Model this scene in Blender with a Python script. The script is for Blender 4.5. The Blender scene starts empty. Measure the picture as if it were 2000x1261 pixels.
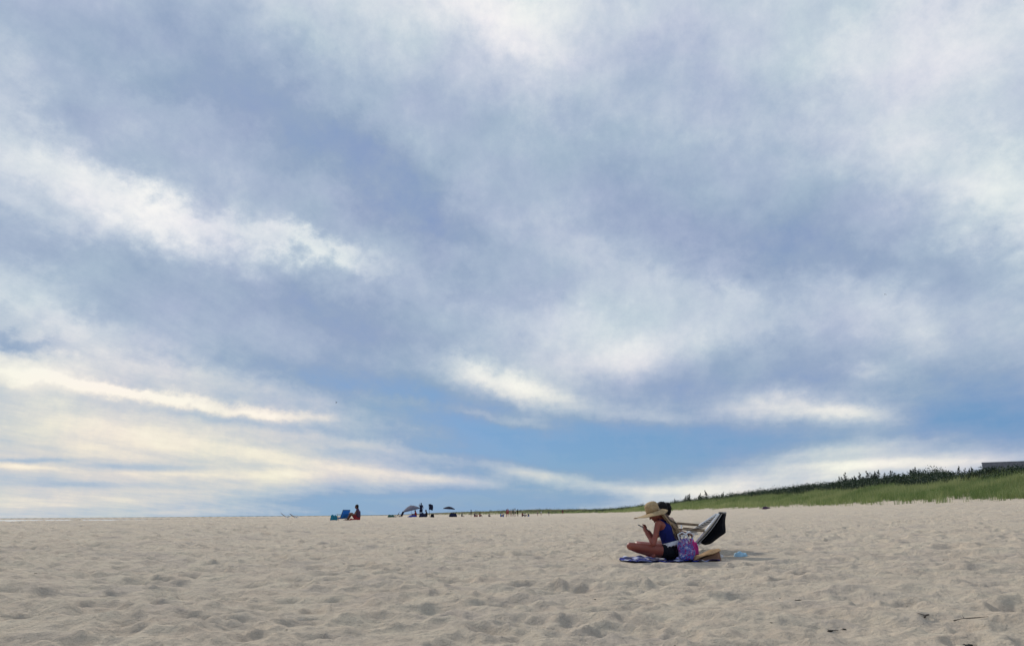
import bpy, bmesh, math, random
import numpy as np
from mathutils import Vector, Matrix, Euler

random.seed(7)
RNG = np.random.default_rng(11)
SC = bpy.context.scene
COL = SC.collection
R = math.radians

# ------------------------------------------------------------------ camera
EYE = Vector((0.0, 0.0, 0.65))
F = 1444.0                                   # focal length in pixels of a 2000 px wide frame
PITCH, ROLL = R(14.6), R(0.34)
CAMR = Euler((math.pi / 2 + PITCH, 0, 0)).to_matrix() @ Euler((0, 0, -ROLL)).to_matrix()
cam_d = bpy.data.cameras.new('camera')
cam_d.sensor_width = 36.0
cam_d.lens = 36.0 * F / 2000.0
cam_d.clip_start, cam_d.clip_end = 0.05, 60000
cam = bpy.data.objects.new('camera', cam_d)
cam.matrix_world = Matrix.Translation(EYE) @ CAMR.to_4x4()
COL.objects.link(cam)
SC.camera = cam

def ray(px, py):
    """world direction seen at a position in the photograph (survey helper)"""
    return (CAMR @ Vector((px - 1000.0, 630.5 - py, -F))).normalized()

def at(px, py, Y):
    """surveyed point: direction plus its own distance north of the viewpoint"""
    d = ray(px, py)
    return EYE + d * (Y / d.y)

def srgb(r, g, b):
    f = lambda c: (c / 255 / 12.92) if c / 255 <= 0.04045 else ((c / 255 + 0.055) / 1.055) ** 2.4
    return (f(r), f(g), f(b), 1.0)

# ------------------------------------------------------------------ light
SUN_AZ, SUN_EL = R(-34), R(35)
SC.render.engine = 'CYCLES'
SC.cycles.use_denoising = True
SC.cycles.max_bounces = 6
SC.cycles.use_adaptive_sampling = True
SC.cycles.adaptive_threshold = 0.015
SC.cycles.adaptive_min_samples = 12
SC.view_settings.view_transform = 'Standard'
SC.view_settings.look = 'None'
SC.view_settings.gamma = 1.0
SC.view_settings.use_curve_mapping = False
SC.view_settings.exposure = 0.0

sun_d = bpy.data.lights.new('sun', 'SUN')
sun_d.energy, sun_d.angle, sun_d.color = 2.4, R(7), (1.0, 0.93, 0.83)
sun = bpy.data.objects.new('sun', sun_d)
sdir = Vector((math.sin(SUN_AZ) * math.cos(SUN_EL), math.cos(SUN_AZ) * math.cos(SUN_EL), math.sin(SUN_EL)))
sun.rotation_euler = sdir.to_track_quat('Z', 'Y').to_euler()
sun.location = sdir * 60
COL.objects.link(sun)

# ------------------------------------------------------------------ sky
# cloud banks: centre x, y, half length, half width, tilt (deg, down to the right), amount
BANKS = [
    # bright bank, upper left
    (30, 300, 110, 44, 22, .26), (175, 340, 105, 44, 30, .34), (310, 400, 75, 34, 25, .30), (480, 455, 150, 30, 14, .26),
    (610, 475, 70, 24, 14, .34), (250, 430, 300, 60, 14, .30), (690, 510, 70, 20, 22, .22),
    (0, 150, 70, 100, 0, .22), (70, 240, 80, 36, 20, .16), (255, 190, 40, 60, 0, .12), (370, 225, 70, 26, 0, .10),
    # dark folds, upper left and centre
    (340, 130, 230, 90, 28, -.27), (600, 230, 170, 60, 36, -.24), (790, 370, 150, 50, 40, -.32), (900, 440, 70, 40, 40, -.14),
    (890, 565, 55, 26, 24, -.22), (230, 500, 180, 22, 10, -.12),
    # pale top centre
    (1030, 90, 110, 80, 20, .36), (1120, 5, 300, 55, 0, .26), (900, 15, 150, 60, 22, .26), (740, 60, 150, 60, 30, .18), (560, 20, 90, 40, 30, .10),
    # pale top right
    (1790, 70, 190, 90, 5, .32), (1960, 20, 170, 100, 0, .20), (1740, 230, 170, 110, 25, .24), (1960, 390, 120, 80, 28, .36), (1840, 310, 150, 90, 25, .20),
    (1600, 110, 140, 60, 10, .12), (2080, 250, 120, 300, 0, .2),
    # grey centre
    (1420, 430, 160, 90, 0, -.24), (1160, 350, 120, 50, 32, -.12), (1550, 230, 60, 90, -20, -.05), (1700, 500, 300, 36, 8, -.20), (1200, 230, 160, 50, 10, .08),
    # pale bank in the middle
    (1120, 640, 120, 55, 5, .36), (1220, 700, 150, 30, -10, .36), (1330, 560, 150, 60, 0, .18), (1430, 575, 45, 22, 0, .16),
    (1500, 610, 190, 40, -12, .18), (1760, 640, 75, 42, 34, .30), (1180, 500, 120, 50, 30, .14), (1880, 620, 140, 40, -5, .12),
    # single bright clouds
    (950, 735, 95, 30, 18, .72), (1050, 775, 70, 22, 14, .45), (1570, 803, 125, 20, 1, .80), (1690, 808, 60, 14, 6, .35), (1690, 720, 52, 18, 0, .46), (1540, 775, 60, 18, 0, .25),
    # clear blue
    (1200, 870, 260, 42, 0, -.45), (850, 800, 130, 30, 14, -.32), (640, 735, 170, 26, 10, -.26), (1920, 825, 190, 34, 4, -.42),
    (1560, 705, 240, 34, 2, -.20), (700, 985, 210, 18, 0, -.26), (1010, 975, 230, 20, 0, -.26), (1900, 740, 140, 28, 0, -.18), (1330, 760, 160, 30, 0, -.12),
    # left, middle height
    (420, 580, 300, 40, 12, -.12), (720, 640, 190, 50, 22, -.26), (30, 672, 80, 12, 10, -.45), (560, 680, 160, 40, 12, -.10),
    (60, 615, 110, 26, 22, .30), (150, 640, 60, 26, 10, .20), (30, 550, 80, 30, 10, .20), (240, 660, 60, 26, 10, .12),
    # long cream streaks, lower left
    (180, 850, 420, 120, 4, .54), (80, 735, 130, 18, 10, .36), (230, 763, 150, 10, 9, .42), (60, 705, 150, 18, 8, .28), (440, 797, 170, 11, 8, .48), (560, 815, 90, 8, 4, .34), (330, 728, 220, 18, 11, .26),
    (300, 800, 230, 9, 6, -.14), (560, 835, 230, 8, 9, -.26), (450, 870, 240, 9, 8, .26), (720, 868, 190, 11, 10, .36), (560, 900, 200, 8, 7, .22), (300, 850, 200, 10, 4, -.08),
    (620, 928, 150, 15, 2, .46), (880, 938, 110, 10, 7, .34), (720, 905, 190, 7, 8, -.10), (1090, 932, 85, 12, 10, .62), (1000, 918, 60, 10, 12, .34),
    (900, 805, 110, 9, 9, .42), (1280, 815, 110, 13, 3, .40), (1020, 832, 70, 8, 8, .34), (1140, 790, 60, 16, 8, .18),
    (70, 899, 90, 4, 0, -.40), (270, 911, 110, 6, 1, -.42), (180, 946, 80, 5, 0, -.26), (50, 911, 70, 5, 3, .42), (370, 925, 60, 5, 3, .2), (150, 985, 330, 22, 0, .34), (100, 900, 420, 90, 4, .20), (260, 880, 340, 80, 7, .14), (600, 890, 230, 34, 11, .24), (860, 930, 170, 22, 9, .20), (420, 950, 220, 22, 0, .2),
    # bank over the dunes
    (1490, 930, 200, 26, -8, .34), (1560, 925, 280, 36, -6, .20), (1880, 910, 200, 34, 0, .22), (1640, 878, 150, 10, -6, .36), (1430, 958, 240, 26, -3, .38), (1450, 985, 240, 18, 0, .34), (1700, 945, 300, 36, 0, .26), (1680, 907, 180, 8, -2, .40), (1830, 895, 180, 22, 0, .36), (1250, 955, 110, 9, 0, .30),
]

def build_sky():
    w = bpy.data.worlds.new('World')
    SC.world = w
    w.use_nodes = True
    w.cycles.sampling_method = 'MANUAL'; w.cycles.sample_map_resolution = 512
    nt = w.node_tree
    nt.nodes.clear()
    N = nt.nodes.new
    L = nt.links.new
    def val(sock, v):
        if isinstance(v, (int, float)):
            sock.default_value = v
        elif isinstance(v, (tuple, list)):
            sock.default_value = v
        else:
            L(v, sock)
    def m(op, a, b=0.0, c=0.0, clamp=False):
        n = N('ShaderNodeMath'); n.operation = op; n.use_clamp = clamp
        val(n.inputs[0], a); val(n.inputs[1], b); val(n.inputs[2], c)
        return n.outputs[0]
    def vm(op, a, b=None):
        n = N('ShaderNodeVectorMath'); n.operation = op
        val(n.inputs[0], a)
        if b is not None: val(n.inputs[1], b)
        return n.outputs['Value'] if op == 'DOT_PRODUCT' else n.outputs[0]
    def comb(x, y, z=0.0):
        n = N('ShaderNodeCombineXYZ'); val(n.inputs[0], x); val(n.inputs[1], y); val(n.inputs[2], z)
        return n.outputs[0]
    def noise(v, scale, detail, rough=0.5, lac=2.0):
        n = N('ShaderNodeTexNoise'); L(v, n.inputs['Vector'])
        n.inputs['Scale'].default_value = scale; n.inputs['Detail'].default_value = detail
        n.inputs['Roughness'].default_value = rough; n.inputs['Lacunarity'].default_value = lac
        return n
    tc = N('ShaderNodeTexCoord')
    sx = N('ShaderNodeSeparateXYZ'); L(tc.outputs['Generated'], sx.inputs[0])
    x, y, z = sx.outputs
    az = m('MULTIPLY', m('ARCTAN2', x, y), 180 / math.pi)
    el = m('MULTIPLY', m('ARCSINE', z), 180 / math.pi)
    # warp of the cloud banks: broad folds and puffs, flattened towards the horizon
    k = m('POWER', m('MULTIPLY', el, 1 / 17.0, clamp=True), 1.5)
    k = m('MAXIMUM', k, 0.02)
    c1 = comb(m('MULTIPLY', az, 0.055), m('MULTIPLY', el, 0.13))
    n1 = noise(c1, 1.0, 3.0, 0.5)
    c2 = comb(m('MULTIPLY', az, 0.24), m('MULTIPLY', el, 0.34), 3.3)
    n2 = noise(c2, 1.0, 5.0, 0.62)
    half = (0.5, 0.5, 0.5)
    w1 = vm('MULTIPLY', vm('SUBTRACT', n1.outputs['Color'], half), (6.0, 3.6, 0))
    w2 = vm('MULTIPLY', vm('SUBTRACT', n2.outputs['Color'], half), (5.0, 5.2, 0))
    n2b = noise(comb(m('MULTIPLY', az, 0.75), m('MULTIPLY', el, 0.85), 7.7), 1.0, 4.0, 0.65)
    w2 = vm('ADD', w2, vm('MULTIPLY', vm('SUBTRACT', n2b.outputs['Color'], half), (2.6, 3.0, 0)))
    ww = vm('MULTIPLY', vm('ADD', w1, w2), comb(m('ADD', m('MULTIPLY', k, 0.7), 0.3), k, 0.0))
    W = vm('ADD', comb(az, el, 1.0), ww)
    # background tone by height above the horizon
    def mr(v, a, b, c, d, smooth=True):
        n = N('ShaderNodeMapRange'); n.interpolation_type = 'SMOOTHSTEP' if smooth else 'LINEAR'
        val(n.inputs[0], v)
        for i, q in enumerate((a, b, c, d)): n.inputs[i + 1].default_value = q
        return n.outputs[0]
    acc = m('ADD', m('ADD', mr(el, 3, 13, -0.20, 0.28), mr(el, 28, 40, 0.0, 0.12)), mr(el, 0, 2.4, 0.13, 0.0))
    for nb, (px, py, sl, sw, ang, amp) in enumerate(BANKS):
        if nb % 25 == 24:            # keeps the long sum in order, so the shader stack stays small
            W = vm('ADD', W, comb(m('MULTIPLY', acc, 1e-7), 0.0))
        d0 = ray(px, py)
        a0, e0 = math.degrees(math.atan2(d0.x, d0.y)), math.degrees(math.asin(d0.z))
        ca, sa = math.cos(R(ang)), math.sin(R(ang))
        d1 = ray(px + ca * 5, py + sa * 5)
        a1, e1 = math.degrees(math.atan2(d1.x, d1.y)), math.degrees(math.asin(d1.z))
        d2 = ray(px - sa * 5, py + ca * 5)
        a2, e2 = math.degrees(math.atan2(d2.x, d2.y)), math.degrees(math.asin(d2.z))
        l1, l2 = math.hypot(a1 - a0, e1 - e0) / 5, math.hypot(a2 - a0, e2 - e0) / 5
        th = math.atan2(e1 - e0, a1 - a0)
        qa, qb = 1 / (sl * l1 * 1.25), 1 / (sw * l2 * 1.25)
        ct, st = math.cos(th), math.sin(th)
        u = vm('DOT_PRODUCT', W, (ct * qa, st * qa, -(ct * a0 + st * e0) * qa))
        v = vm('DOT_PRODUCT', W, (-st * qb, ct * qb, (st * a0 - ct * e0) * qb))
        g = m('EXPONENT', m('MULTIPLY_ADD', v, m('MULTIPLY', v, -1.0), m('MULTIPLY', m('MULTIPLY', u, u), -1.0)))
        acc = m('MULTIPLY_ADD', g, amp, acc)
    # fine texture: streaks lying in the cloud deck, and puffs
    zz = m('ADD', m('MAXIMUM', z, 0.0), 0.10)
    ca, sa = math.cos(R(8)), math.sin(R(8))
    pu = m('DIVIDE', m('SUBTRACT', m('MULTIPLY', x, ca), m('MULTIPLY', y, sa)), zz)
    pv = m('DIVIDE', m('ADD', m('MULTIPLY', x, sa), m('MULTIPLY', y, ca)), zz)
    n3 = noise(comb(m('MULTIPLY', pu, 2.6), m('MULTIPLY', pv, 0.75), 1.7), 1.0, 7.0, 0.64)
    n4 = noise(comb(m('MULTIPLY', az, 0.26), m('MULTIPLY', el, 0.26), 9.0), 1.0, 6.0, 0.68)
    n5 = noise(comb(m('MULTIPLY', az, 0.10), m('MULTIPLY', m('POWER', m('MAXIMUM', el, 0.0), 0.6), 2.4), 5.0), 1.0, 6.0, 0.6)
    acc = m('MULTIPLY_ADD', m('SUBTRACT', n3.outputs['Fac'], 0.5), 0.66, acc)
    acc = m('MULTIPLY_ADD', m('SUBTRACT', n4.outputs['Fac'], 0.5), 0.66, acc)
    acc = m('MULTIPLY_ADD', m('MULTIPLY', m('SUBTRACT', n5.outputs['Fac'], 0.5), mr(el, 6, 14, 0.6, 0.0)), 1.0, acc)
    fac = mr(acc, -0.6, 1.1, 0.0, 1.0, smooth=False)
    def ramp(cols):
        r = N('ShaderNodeValToRGB'); L(fac, r.inputs[0])
        r.color_ramp.interpolation = 'LINEAR'
        el_ = r.color_ramp.elements
        while len(el_) < len(cols): el_.new(0.5)
        for e_, (p, c) in zip(el_, cols):
            e_.position = p; e_.color = srgb(*c)
        return r.outputs[0]
    P = lambda v: (v + 0.6) / 1.7
    cool = ramp([(P(-.6), (108, 148, 192)), (P(-.3), (134, 156, 192)), (P(0), (149, 168, 195)), (P(.3), (170, 186, 207)), (P(.6), (198, 209, 221)), (P(.85), (224, 229, 233)), (P(1.1), (246, 246, 243))])
    warm = ramp([(P(-.6), (106, 156, 203)), (P(-.3), (120, 165, 205)), (P(0), (148, 176, 202)), (P(.3), (182, 196, 208)), (P(.6), (213, 213, 209)), (P(.85), (240, 232, 214)), (P(1.1), (254, 246, 224))])
    # clouds low in the west are warmed by the sun behind them
    wl = m('MULTIPLY', mr(el, 3, 15, 1.0, 0.0), mr(az, -30, 25, 1.0, 0.45))
    mx = N('ShaderNodeMix'); mx.data_type = 'RGBA'
    L(wl, mx.inputs['Factor']); L(cool, mx.inputs['A']); L(warm, mx.inputs['B'])
    cloud = mx.outputs['Result']
    # faint lilac and green casts between the folds
    nh = noise(comb(m('MULTIPLY', az, 0.10), m('MULTIPLY', el, 0.16), 21.0), 1.0, 3.0, 0.5)
    hue = N('ShaderNodeValToRGB'); L(nh.outputs['Fac'], hue.inputs[0])
    hue.color_ramp.elements[0].position = 0.32; hue.color_ramp.elements[0].color = (1.06, 0.96, 1.05, 1)
    hue.color_ramp.elements[1].position = 0.68; hue.color_ramp.elements[1].color = (0.96, 1.03, 0.98, 1)
    mh = N('ShaderNodeMix'); mh.data_type = 'RGBA'; mh.blend_type = 'MULTIPLY'
    mh.inputs['Factor'].default_value = 0.42
    L(cloud, mh.inputs['A']); L(hue.outputs[0], mh.inputs['B'])
    # the clear air behind the clouds
    sky = N('ShaderNodeTexSky'); sky.sky_type = 'NISHITA'; sky.sun_disc = False
    sky.sun_elevation = SUN_EL; sky.sun_rotation = SUN_AZ
    sky.air_density, sky.dust_density, sky.ozone_density = 1.0, 0.6, 2.0
    clear = vm('MULTIPLY', sky.outputs[0], (0.60, 0.70, 0.85))
    sc = vm('MULTIPLY', mh.outputs['Result'], (10.0, 10.0, 10.0))
    ma = N('ShaderNodeMix'); ma.data_type = 'RGBA'
    L(mr(acc, -0.55, 0.0, 0.75, 1.0), ma.inputs['Factor'])
    L(clear, ma.inputs['A']); L(sc, ma.inputs['B'])
    bg = N('ShaderNodeBackground'); bg.inputs['Strength'].default_value = 0.1
    L(ma.outputs['Result'], bg.inputs['Color'])
    out = N('ShaderNodeOutputWorld'); L(bg.outputs[0], out.inputs['Surface'])
build_sky()

# ------------------------------------------------------------------ materials
def mat(name, col, rough=0.8, col2=None, scale=8.0, bump=0.0, bscale=60.0, detail=4.0, transl=0.0, attr=None, coord='Object', spec=0.3):
    mt = bpy.data.materials.new(name); mt.use_nodes = True
    nt = mt.node_tree; b = nt.nodes['Principled BSDF']
    b.inputs['Roughness'].default_value = rough
    b.inputs['Specular IOR Level'].default_value = spec
    tc = nt.nodes.new('ShaderNodeTexCoord')
    c1 = tuple(col) + (1.0,) if len(col) == 3 else tuple(col)
    c2 = c1 if col2 is None else (tuple(col2) + (1.0,) if len(col2) == 3 else tuple(col2))
    mx = nt.nodes.new('ShaderNodeMix'); mx.data_type = 'RGBA'
    mx.inputs['A'].default_value = c1; mx.inputs['B'].default_value = c2
    if attr:
        at_ = nt.nodes.new('ShaderNodeAttribute'); at_.attribute_name = attr
        nt.links.new(at_.outputs['Fac'], mx.inputs['Factor'])
    else:
        n = nt.nodes.new('ShaderNodeTexNoise'); n.inputs['Scale'].default_value = scale; n.inputs['Detail'].default_value = detail
        nt.links.new(tc.outputs[coord], n.inputs['Vector'])
        r = nt.nodes.new('ShaderNodeMapRange'); r.inputs[1].default_value = 0.35; r.inputs[2].default_value = 0.65
        nt.links.new(n.outputs['Fac'], r.inputs[0]); nt.links.new(r.outputs[0], mx.inputs['Factor'])
    nt.links.new(mx.outputs['Result'], b.inputs['Base Color'])
    if bump:
        n2 = nt.nodes.new('ShaderNodeTexNoise'); n2.inputs['Scale'].default_value = bscale; n2.inputs['Detail'].default_value = 3
        nt.links.new(tc.outputs[coord], n2.inputs['Vector'])
        bp = nt.nodes.new('ShaderNodeBump'); bp.inputs['Strength'].default_value = bump; bp.inputs['Distance'].default_value = 0.01
        nt.links.new(n2.outputs['Fac'], bp.inputs['Height']); nt.links.new(bp.outputs[0], b.inputs['Normal'])
    if transl:
        tr = nt.nodes.new('ShaderNodeBsdfTranslucent'); nt.links.new(mx.outputs['Result'], tr.inputs['Color'])
        ms = nt.nodes.new('ShaderNodeMixShader'); ms.inputs[0].default_value = transl
        o = nt.nodes['Material Output']
        nt.links.new(b.outputs[0], ms.inputs[1]); nt.links.new(tr.outputs[0], ms.inputs[2]); nt.links.new(ms.outputs[0], o.inputs['Surface'])
    return mt

# ------------------------------------------------------------------ object helpers
def tag(o, label=None, cat=None, group=None, kind=None):
    if label: o['label'] = label
    if cat: o['category'] = cat
    if group: o['group'] = group
    if kind: o['kind'] = kind
    return o

def empty(name, loc, label=None, cat=None, group=None):
    o = bpy.data.objects.new(name, None); o.empty_display_size = 0.1
    o.location = loc; COL.objects.link(o)
    return tag(o, label, cat, group)

def link(name, me, material=None, parent=None, smooth=True):
    """mesh given in world coordinates; children keep those coordinates"""
    o = bpy.data.objects.new(name, me); COL.objects.link(o)
    if material is not None:
        me.materials.clear(); me.materials.append(material)
    if parent is not None:
        o.parent = parent
        p = Vector((0, 0, 0)); q = parent
        while q is not None:
            p += q.location; q = q.parent
        o.location = -p
    if smooth:
        me.polygons.foreach_set('use_smooth', [True] * len(me.polygons))
    return o

def mesh_np(name, verts, faces, attr=None):
    """fast mesh from arrays; faces is an (n, k) int array"""
    me = bpy.data.meshes.new(name)
    verts = np.asarray(verts, dtype=np.float32); faces = np.asarray(faces, dtype=np.int32)
    n, k = faces.shape
    me.vertices.add(len(verts)); me.vertices.foreach_set('co', verts.ravel())
    me.loops.add(n * k); me.loops.foreach_set('vertex_index', faces.ravel())
    me.polygons.add(n); me.polygons.foreach_set('loop_start', np.arange(0, n * k, k, dtype=np.int32))
    me.update(calc_edges=True)
    for nm, a in (attr or {}).items():
        t = me.attributes.new(nm, 'FLOAT', 'POINT'); t.data.foreach_set('value', np.asarray(a, dtype=np.float32))
    return me

_balls = {}
def unit_ball(seg):
    if seg not in _balls:
        nv = max(6, seg * 2 // 3); V = [(0, 0, 1)]; T = []
        for i in range(1, nv):
            p = math.pi * i / nv
            V += [(math.sin(p) * math.cos(2 * math.pi * j / seg), math.sin(p) * math.sin(2 * math.pi * j / seg), math.cos(p)) for j in range(seg)]
        V.append((0, 0, -1)); last = len(V) - 1
        for j in range(seg):
            k = (j + 1) % seg
            T.append((0, 1 + j, 1 + k)); T.append((last, last - seg + k, last - seg + j))
            for i in range(nv - 2):
                a, b = 1 + i * seg, 1 + (i + 1) * seg
                T += [(a + j, b + j, b + k), (a + j, b + k, a + k)]
        _balls[seg] = (np.array(V, float), np.array(T))
    return _balls[seg]

class MB:
    """collects simple shapes into one mesh"""
    def __init__(self): self.bm = bmesh.new(); self.chunks = []
    def box(self, c, s, rot=None, bev=0.0):
        M = Matrix.Translation(Vector(c)) @ ((rot if rot is not None else Matrix.Identity(3)).to_4x4()) @ Matrix.Diagonal((s[0], s[1], s[2], 1))
        r = bmesh.ops.create_cube(self.bm, size=1.0, matrix=M)
        if bev:
            es = list({e for v in r['verts'] for e in v.link_edges})
            bmesh.ops.bevel(self.bm, geom=es, offset=bev, segments=2, affect='EDGES', profile=0.6)
        return self
    def ball(self, c, r, rot=None, seg=14):
        q = (r, r, r) if isinstance(r, (int, float)) else r
        V, T = unit_ball(seg)
        M = np.array(rot if rot is not None else Matrix.Identity(3))
        self.chunks.append(((V * np.array(q)) @ M.T + np.array(c), T))
        return self
    def limb(self, a, ra, b, rb, seg=14):
        a, b = Vector(a), Vector(b); d = b - a
        M = np.array(d.to_track_quat('Z', 'Y').to_matrix())
        ang = np.arange(seg) * 2 * math.pi / seg
        ring = np.stack([np.cos(ang), np.sin(ang), 0 * ang], -1) @ M.T
        V = np.vstack([np.array(a) + ring * ra, np.array(b) + ring * rb, [np.array(a)], [np.array(b)]])
        T = []
        for i in range(seg):
            j = (i + 1) % seg
            T += [(i, j, seg + j), (i, seg + j, seg + i), (j, i, 2 * seg), (seg + i, seg + j, 2 * seg + 1)]
        self.chunks.append((V, np.array(T)))
        return self.ball(a, ra, seg=seg).ball(b, rb, seg=seg)
    def chain(self, pts, rs):
        for i in range(len(pts) - 1): self.limb(pts[i], rs[i], pts[i + 1], rs[i + 1])
        return self
    def tube(self, pts, r, seg=8, closed_ends=True):
        pts = [Vector(p) for p in pts]
        rs = r if isinstance(r, (list, tuple)) else [r] * len(pts)
        rings = []; up = None
        for i, p in enumerate(pts):
            t = (pts[min(i + 1, len(pts) - 1)] - pts[max(i - 1, 0)]).normalized()
            if up is None:
                up = Vector((0, 0, 1)) if abs(t.z) < 0.9 else Vector((1, 0, 0))
            s = t.cross(up).normalized(); up = s.cross(t).normalized()
            rings.append([self.bm.verts.new(p + (s * math.cos(2 * math.pi * j / seg) + up * math.sin(2 * math.pi * j / seg)) * rs[i]) for j in range(seg)])
        for i in range(len(rings) - 1):
            for j in range(seg):
                self.bm.faces.new((rings[i][j], rings[i][(j + 1) % seg], rings[i + 1][(j + 1) % seg], rings[i + 1][j]))
        if closed_ends:
            self.bm.faces.new(list(reversed(rings[0]))); self.bm.faces.new(rings[-1])
        return self
    def grid(self, P, thick=0.0):
        """P: rows of points; thick closes it into a slab"""
        rows = [[self.bm.verts.new(Vector(p)) for p in row] for row in P]
        fs = []
        for i in range(len(rows) - 1):
            for j in range(len(rows[0]) - 1):
                fs.append(self.bm.faces.new((rows[i][j], rows[i][j + 1], rows[i + 1][j + 1], rows[i + 1][j])))
        if thick:
            bmesh.ops.recalc_face_normals(self.bm, faces=fs)
            bmesh.ops.solidify(self.bm, geom=fs, thickness=thick)
        return self
    def mesh(self, name):
        bmesh.ops.recalc_face_normals(self.bm, faces=self.bm.faces[:])
        if self.chunks:
            bmesh.ops.triangulate(self.bm, faces=self.bm.faces[:])
            self.bm.verts.index_update()
            V = [np.array([v.co[:] for v in self.bm.verts]).reshape(-1, 3)]; T = [np.array([[v.index for v in f.verts] for f in self.bm.faces], dtype=int).reshape(-1, 3)]
            n = len(V[0])
            for v, t in self.chunks:
                V.append(v); T.append(t + n); n += len(v)
            self.bm.free()
            return mesh_np(name, np.concatenate(V), np.concatenate(T))
        me = bpy.data.meshes.new(name); self.bm.to_mesh(me); self.bm.free()
        return me
    def build(self, name, material, parent=None, smooth=True):
        return link(name, self.mesh(name), material, parent, smooth)
    def flesh(self, name, material, parent=None, voxel=0.008, smooth_it=5):
        """grow all the overlapping shapes into one continuous skin"""
        o = link(name, self.mesh(name), material, parent, True)
        rm = o.modifiers.new('skin', 'REMESH'); rm.mode = 'VOXEL'; rm.voxel_size = voxel; rm.use_smooth_shade = True
        if smooth_it:
            sm = o.modifiers.new('smooth', 'SMOOTH'); sm.factor = 0.5; sm.iterations = smooth_it
        PENDING.append((o, material))
        return o
PENDING = []
def bake_flesh():
    dg = bpy.context.evaluated_depsgraph_get()
    done = []
    for o, material in PENDING:
        me = bpy.data.meshes.new_from_object(o.evaluated_get(dg)); done.append(me)
    for (o, material), me in zip(PENDING, done):
        o.modifiers.clear(); o.data = me; me.name = o.name
        me.materials.clear(); me.materials.append(material)
        me.polygons.foreach_set('use_smooth', [True] * len(me.polygons))

# ------------------------------------------------------------------ noise in numpy
_perm = np.random.default_rng(5).permutation(4096)
def vnoise(x, y, seed=0):
    xi, yi = np.floor(x).astype(np.int64), np.floor(y).astype(np.int64)
    fx, fy = x - xi, y - yi
    u, v = fx * fx * fx * (fx * (fx * 6 - 15) + 10), fy * fy * fy * (fy * (fy * 6 - 15) + 10)
    def g(ix, iy, dx, dy):
        h = _perm[(_perm[(ix + seed * 131) & 4095] + iy) & 4095] * (2 * math.pi / 4096.0)
        return np.cos(h) * dx + np.sin(h) * dy
    a = g(xi, yi, fx, fy); b = g(xi + 1, yi, fx - 1, fy); c = g(xi, yi + 1, fx, fy - 1); d = g(xi + 1, yi + 1, fx - 1, fy - 1)
    return ((a * (1 - u) + b * u) * (1 - v) + (c * (1 - u) + d * u) * v) * 1.5

# ------------------------------------------------------------------ the lie of the land
def hermite(xs, ys, x):
    """monotone smooth interpolation"""
    xs, ys = np.array(xs, float), np.array(ys, float)
    d = np.diff(ys) / np.diff(xs)
    m_ = np.zeros(len(xs)); m_[0], m_[-1] = d[0], d[-1]
    for i in range(1, len(xs) - 1):
        m_[i] = 0 if d[i - 1] * d[i] <= 0 else 2 * d[i - 1] * d[i] / (d[i - 1] + d[i])
    x = np.clip(x, xs[0], xs[-1]); i = np.clip(np.searchsorted(xs, x) - 1, 0, len(xs) - 2)
    h = xs[i + 1] - xs[i]; t = (x - xs[i]) / h
    return ((2 * t**3 - 3 * t**2 + 1) * ys[i] + (t**3 - 2 * t**2 + t) * h * m_[i] + (-2 * t**3 + 3 * t**2) * ys[i + 1] + (t**3 - t**2) * h * m_[i + 1])

def dune_line(Y):       # foot of the dunes
    return hermite([-3000, 0, 60, 150, 300, 500, 700, 1000, 3000], [31, 31, 31, 30, 21, -18, -85, -230, -2500], Y)

def land(X, Y):
    X, Y = np.asarray(X, float), np.asarray(Y, float)
    s = X - dune_line(Y)
    beach = hermite([-2000, -300, -100, -74, -66, -60, -54, -44, -31, -15, 0], [-60, -20, -5, -2.6, -1.0, 0.26, 0.50, 0.42, 0.0, 0.46, 1.40], s)
    lift = 0.40 * np.clip((np.abs(Y) - 8) / 50, 0, 1)
    beach = beach + lift * np.exp(-((s + 30) / 11.0) ** 2)
    hf = hermite([-3000, 0, 140, 230, 320, 450, 600, 750, 900, 3000], [1, 1, .95, .60, .42, .85, .9, .7, .35, .2], Y)
    dune = hermite([0, 3, 8, 13, 18, 26, 60, 400, 3000], [0, .35, 1.45, 2.35, 2.9, 3.15, 3.0, 3.4, 4], s) * hf
    hump = vnoise(X / 9.0, Y / 9.0, 3) * 0.35 + vnoise(X / 3.3, Y / 3.3, 4) * 0.12
    z = beach + np.where(s > 0, dune, 0) + hump * np.clip(s / 8, 0, 1) * hf
    z = z + vnoise(X / 14.0, Y / 14.0, 8) * 0.05 + vnoise(X / 5.0, Y / 5.0, 9) * 0.035 * np.clip(np.hypot(X, Y) / 12, .3, 1)
    return z
def gz(X, Y): return float(land(np.array([X]), np.array([Y]))[0])
def spot(px, Y):
    """ground point in the direction of a column of the photograph, Y metres out"""
    z = 0.3
    for _ in range(6):
        lo = at(px, 1000, Y); hi = at(px, 1100, Y)
        t = (z - lo.z) / (hi.z - lo.z); X = lo.x + (hi.x - lo.x) * t
        z = gz(X, Y)
    return Vector((X, Y, z))

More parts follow.
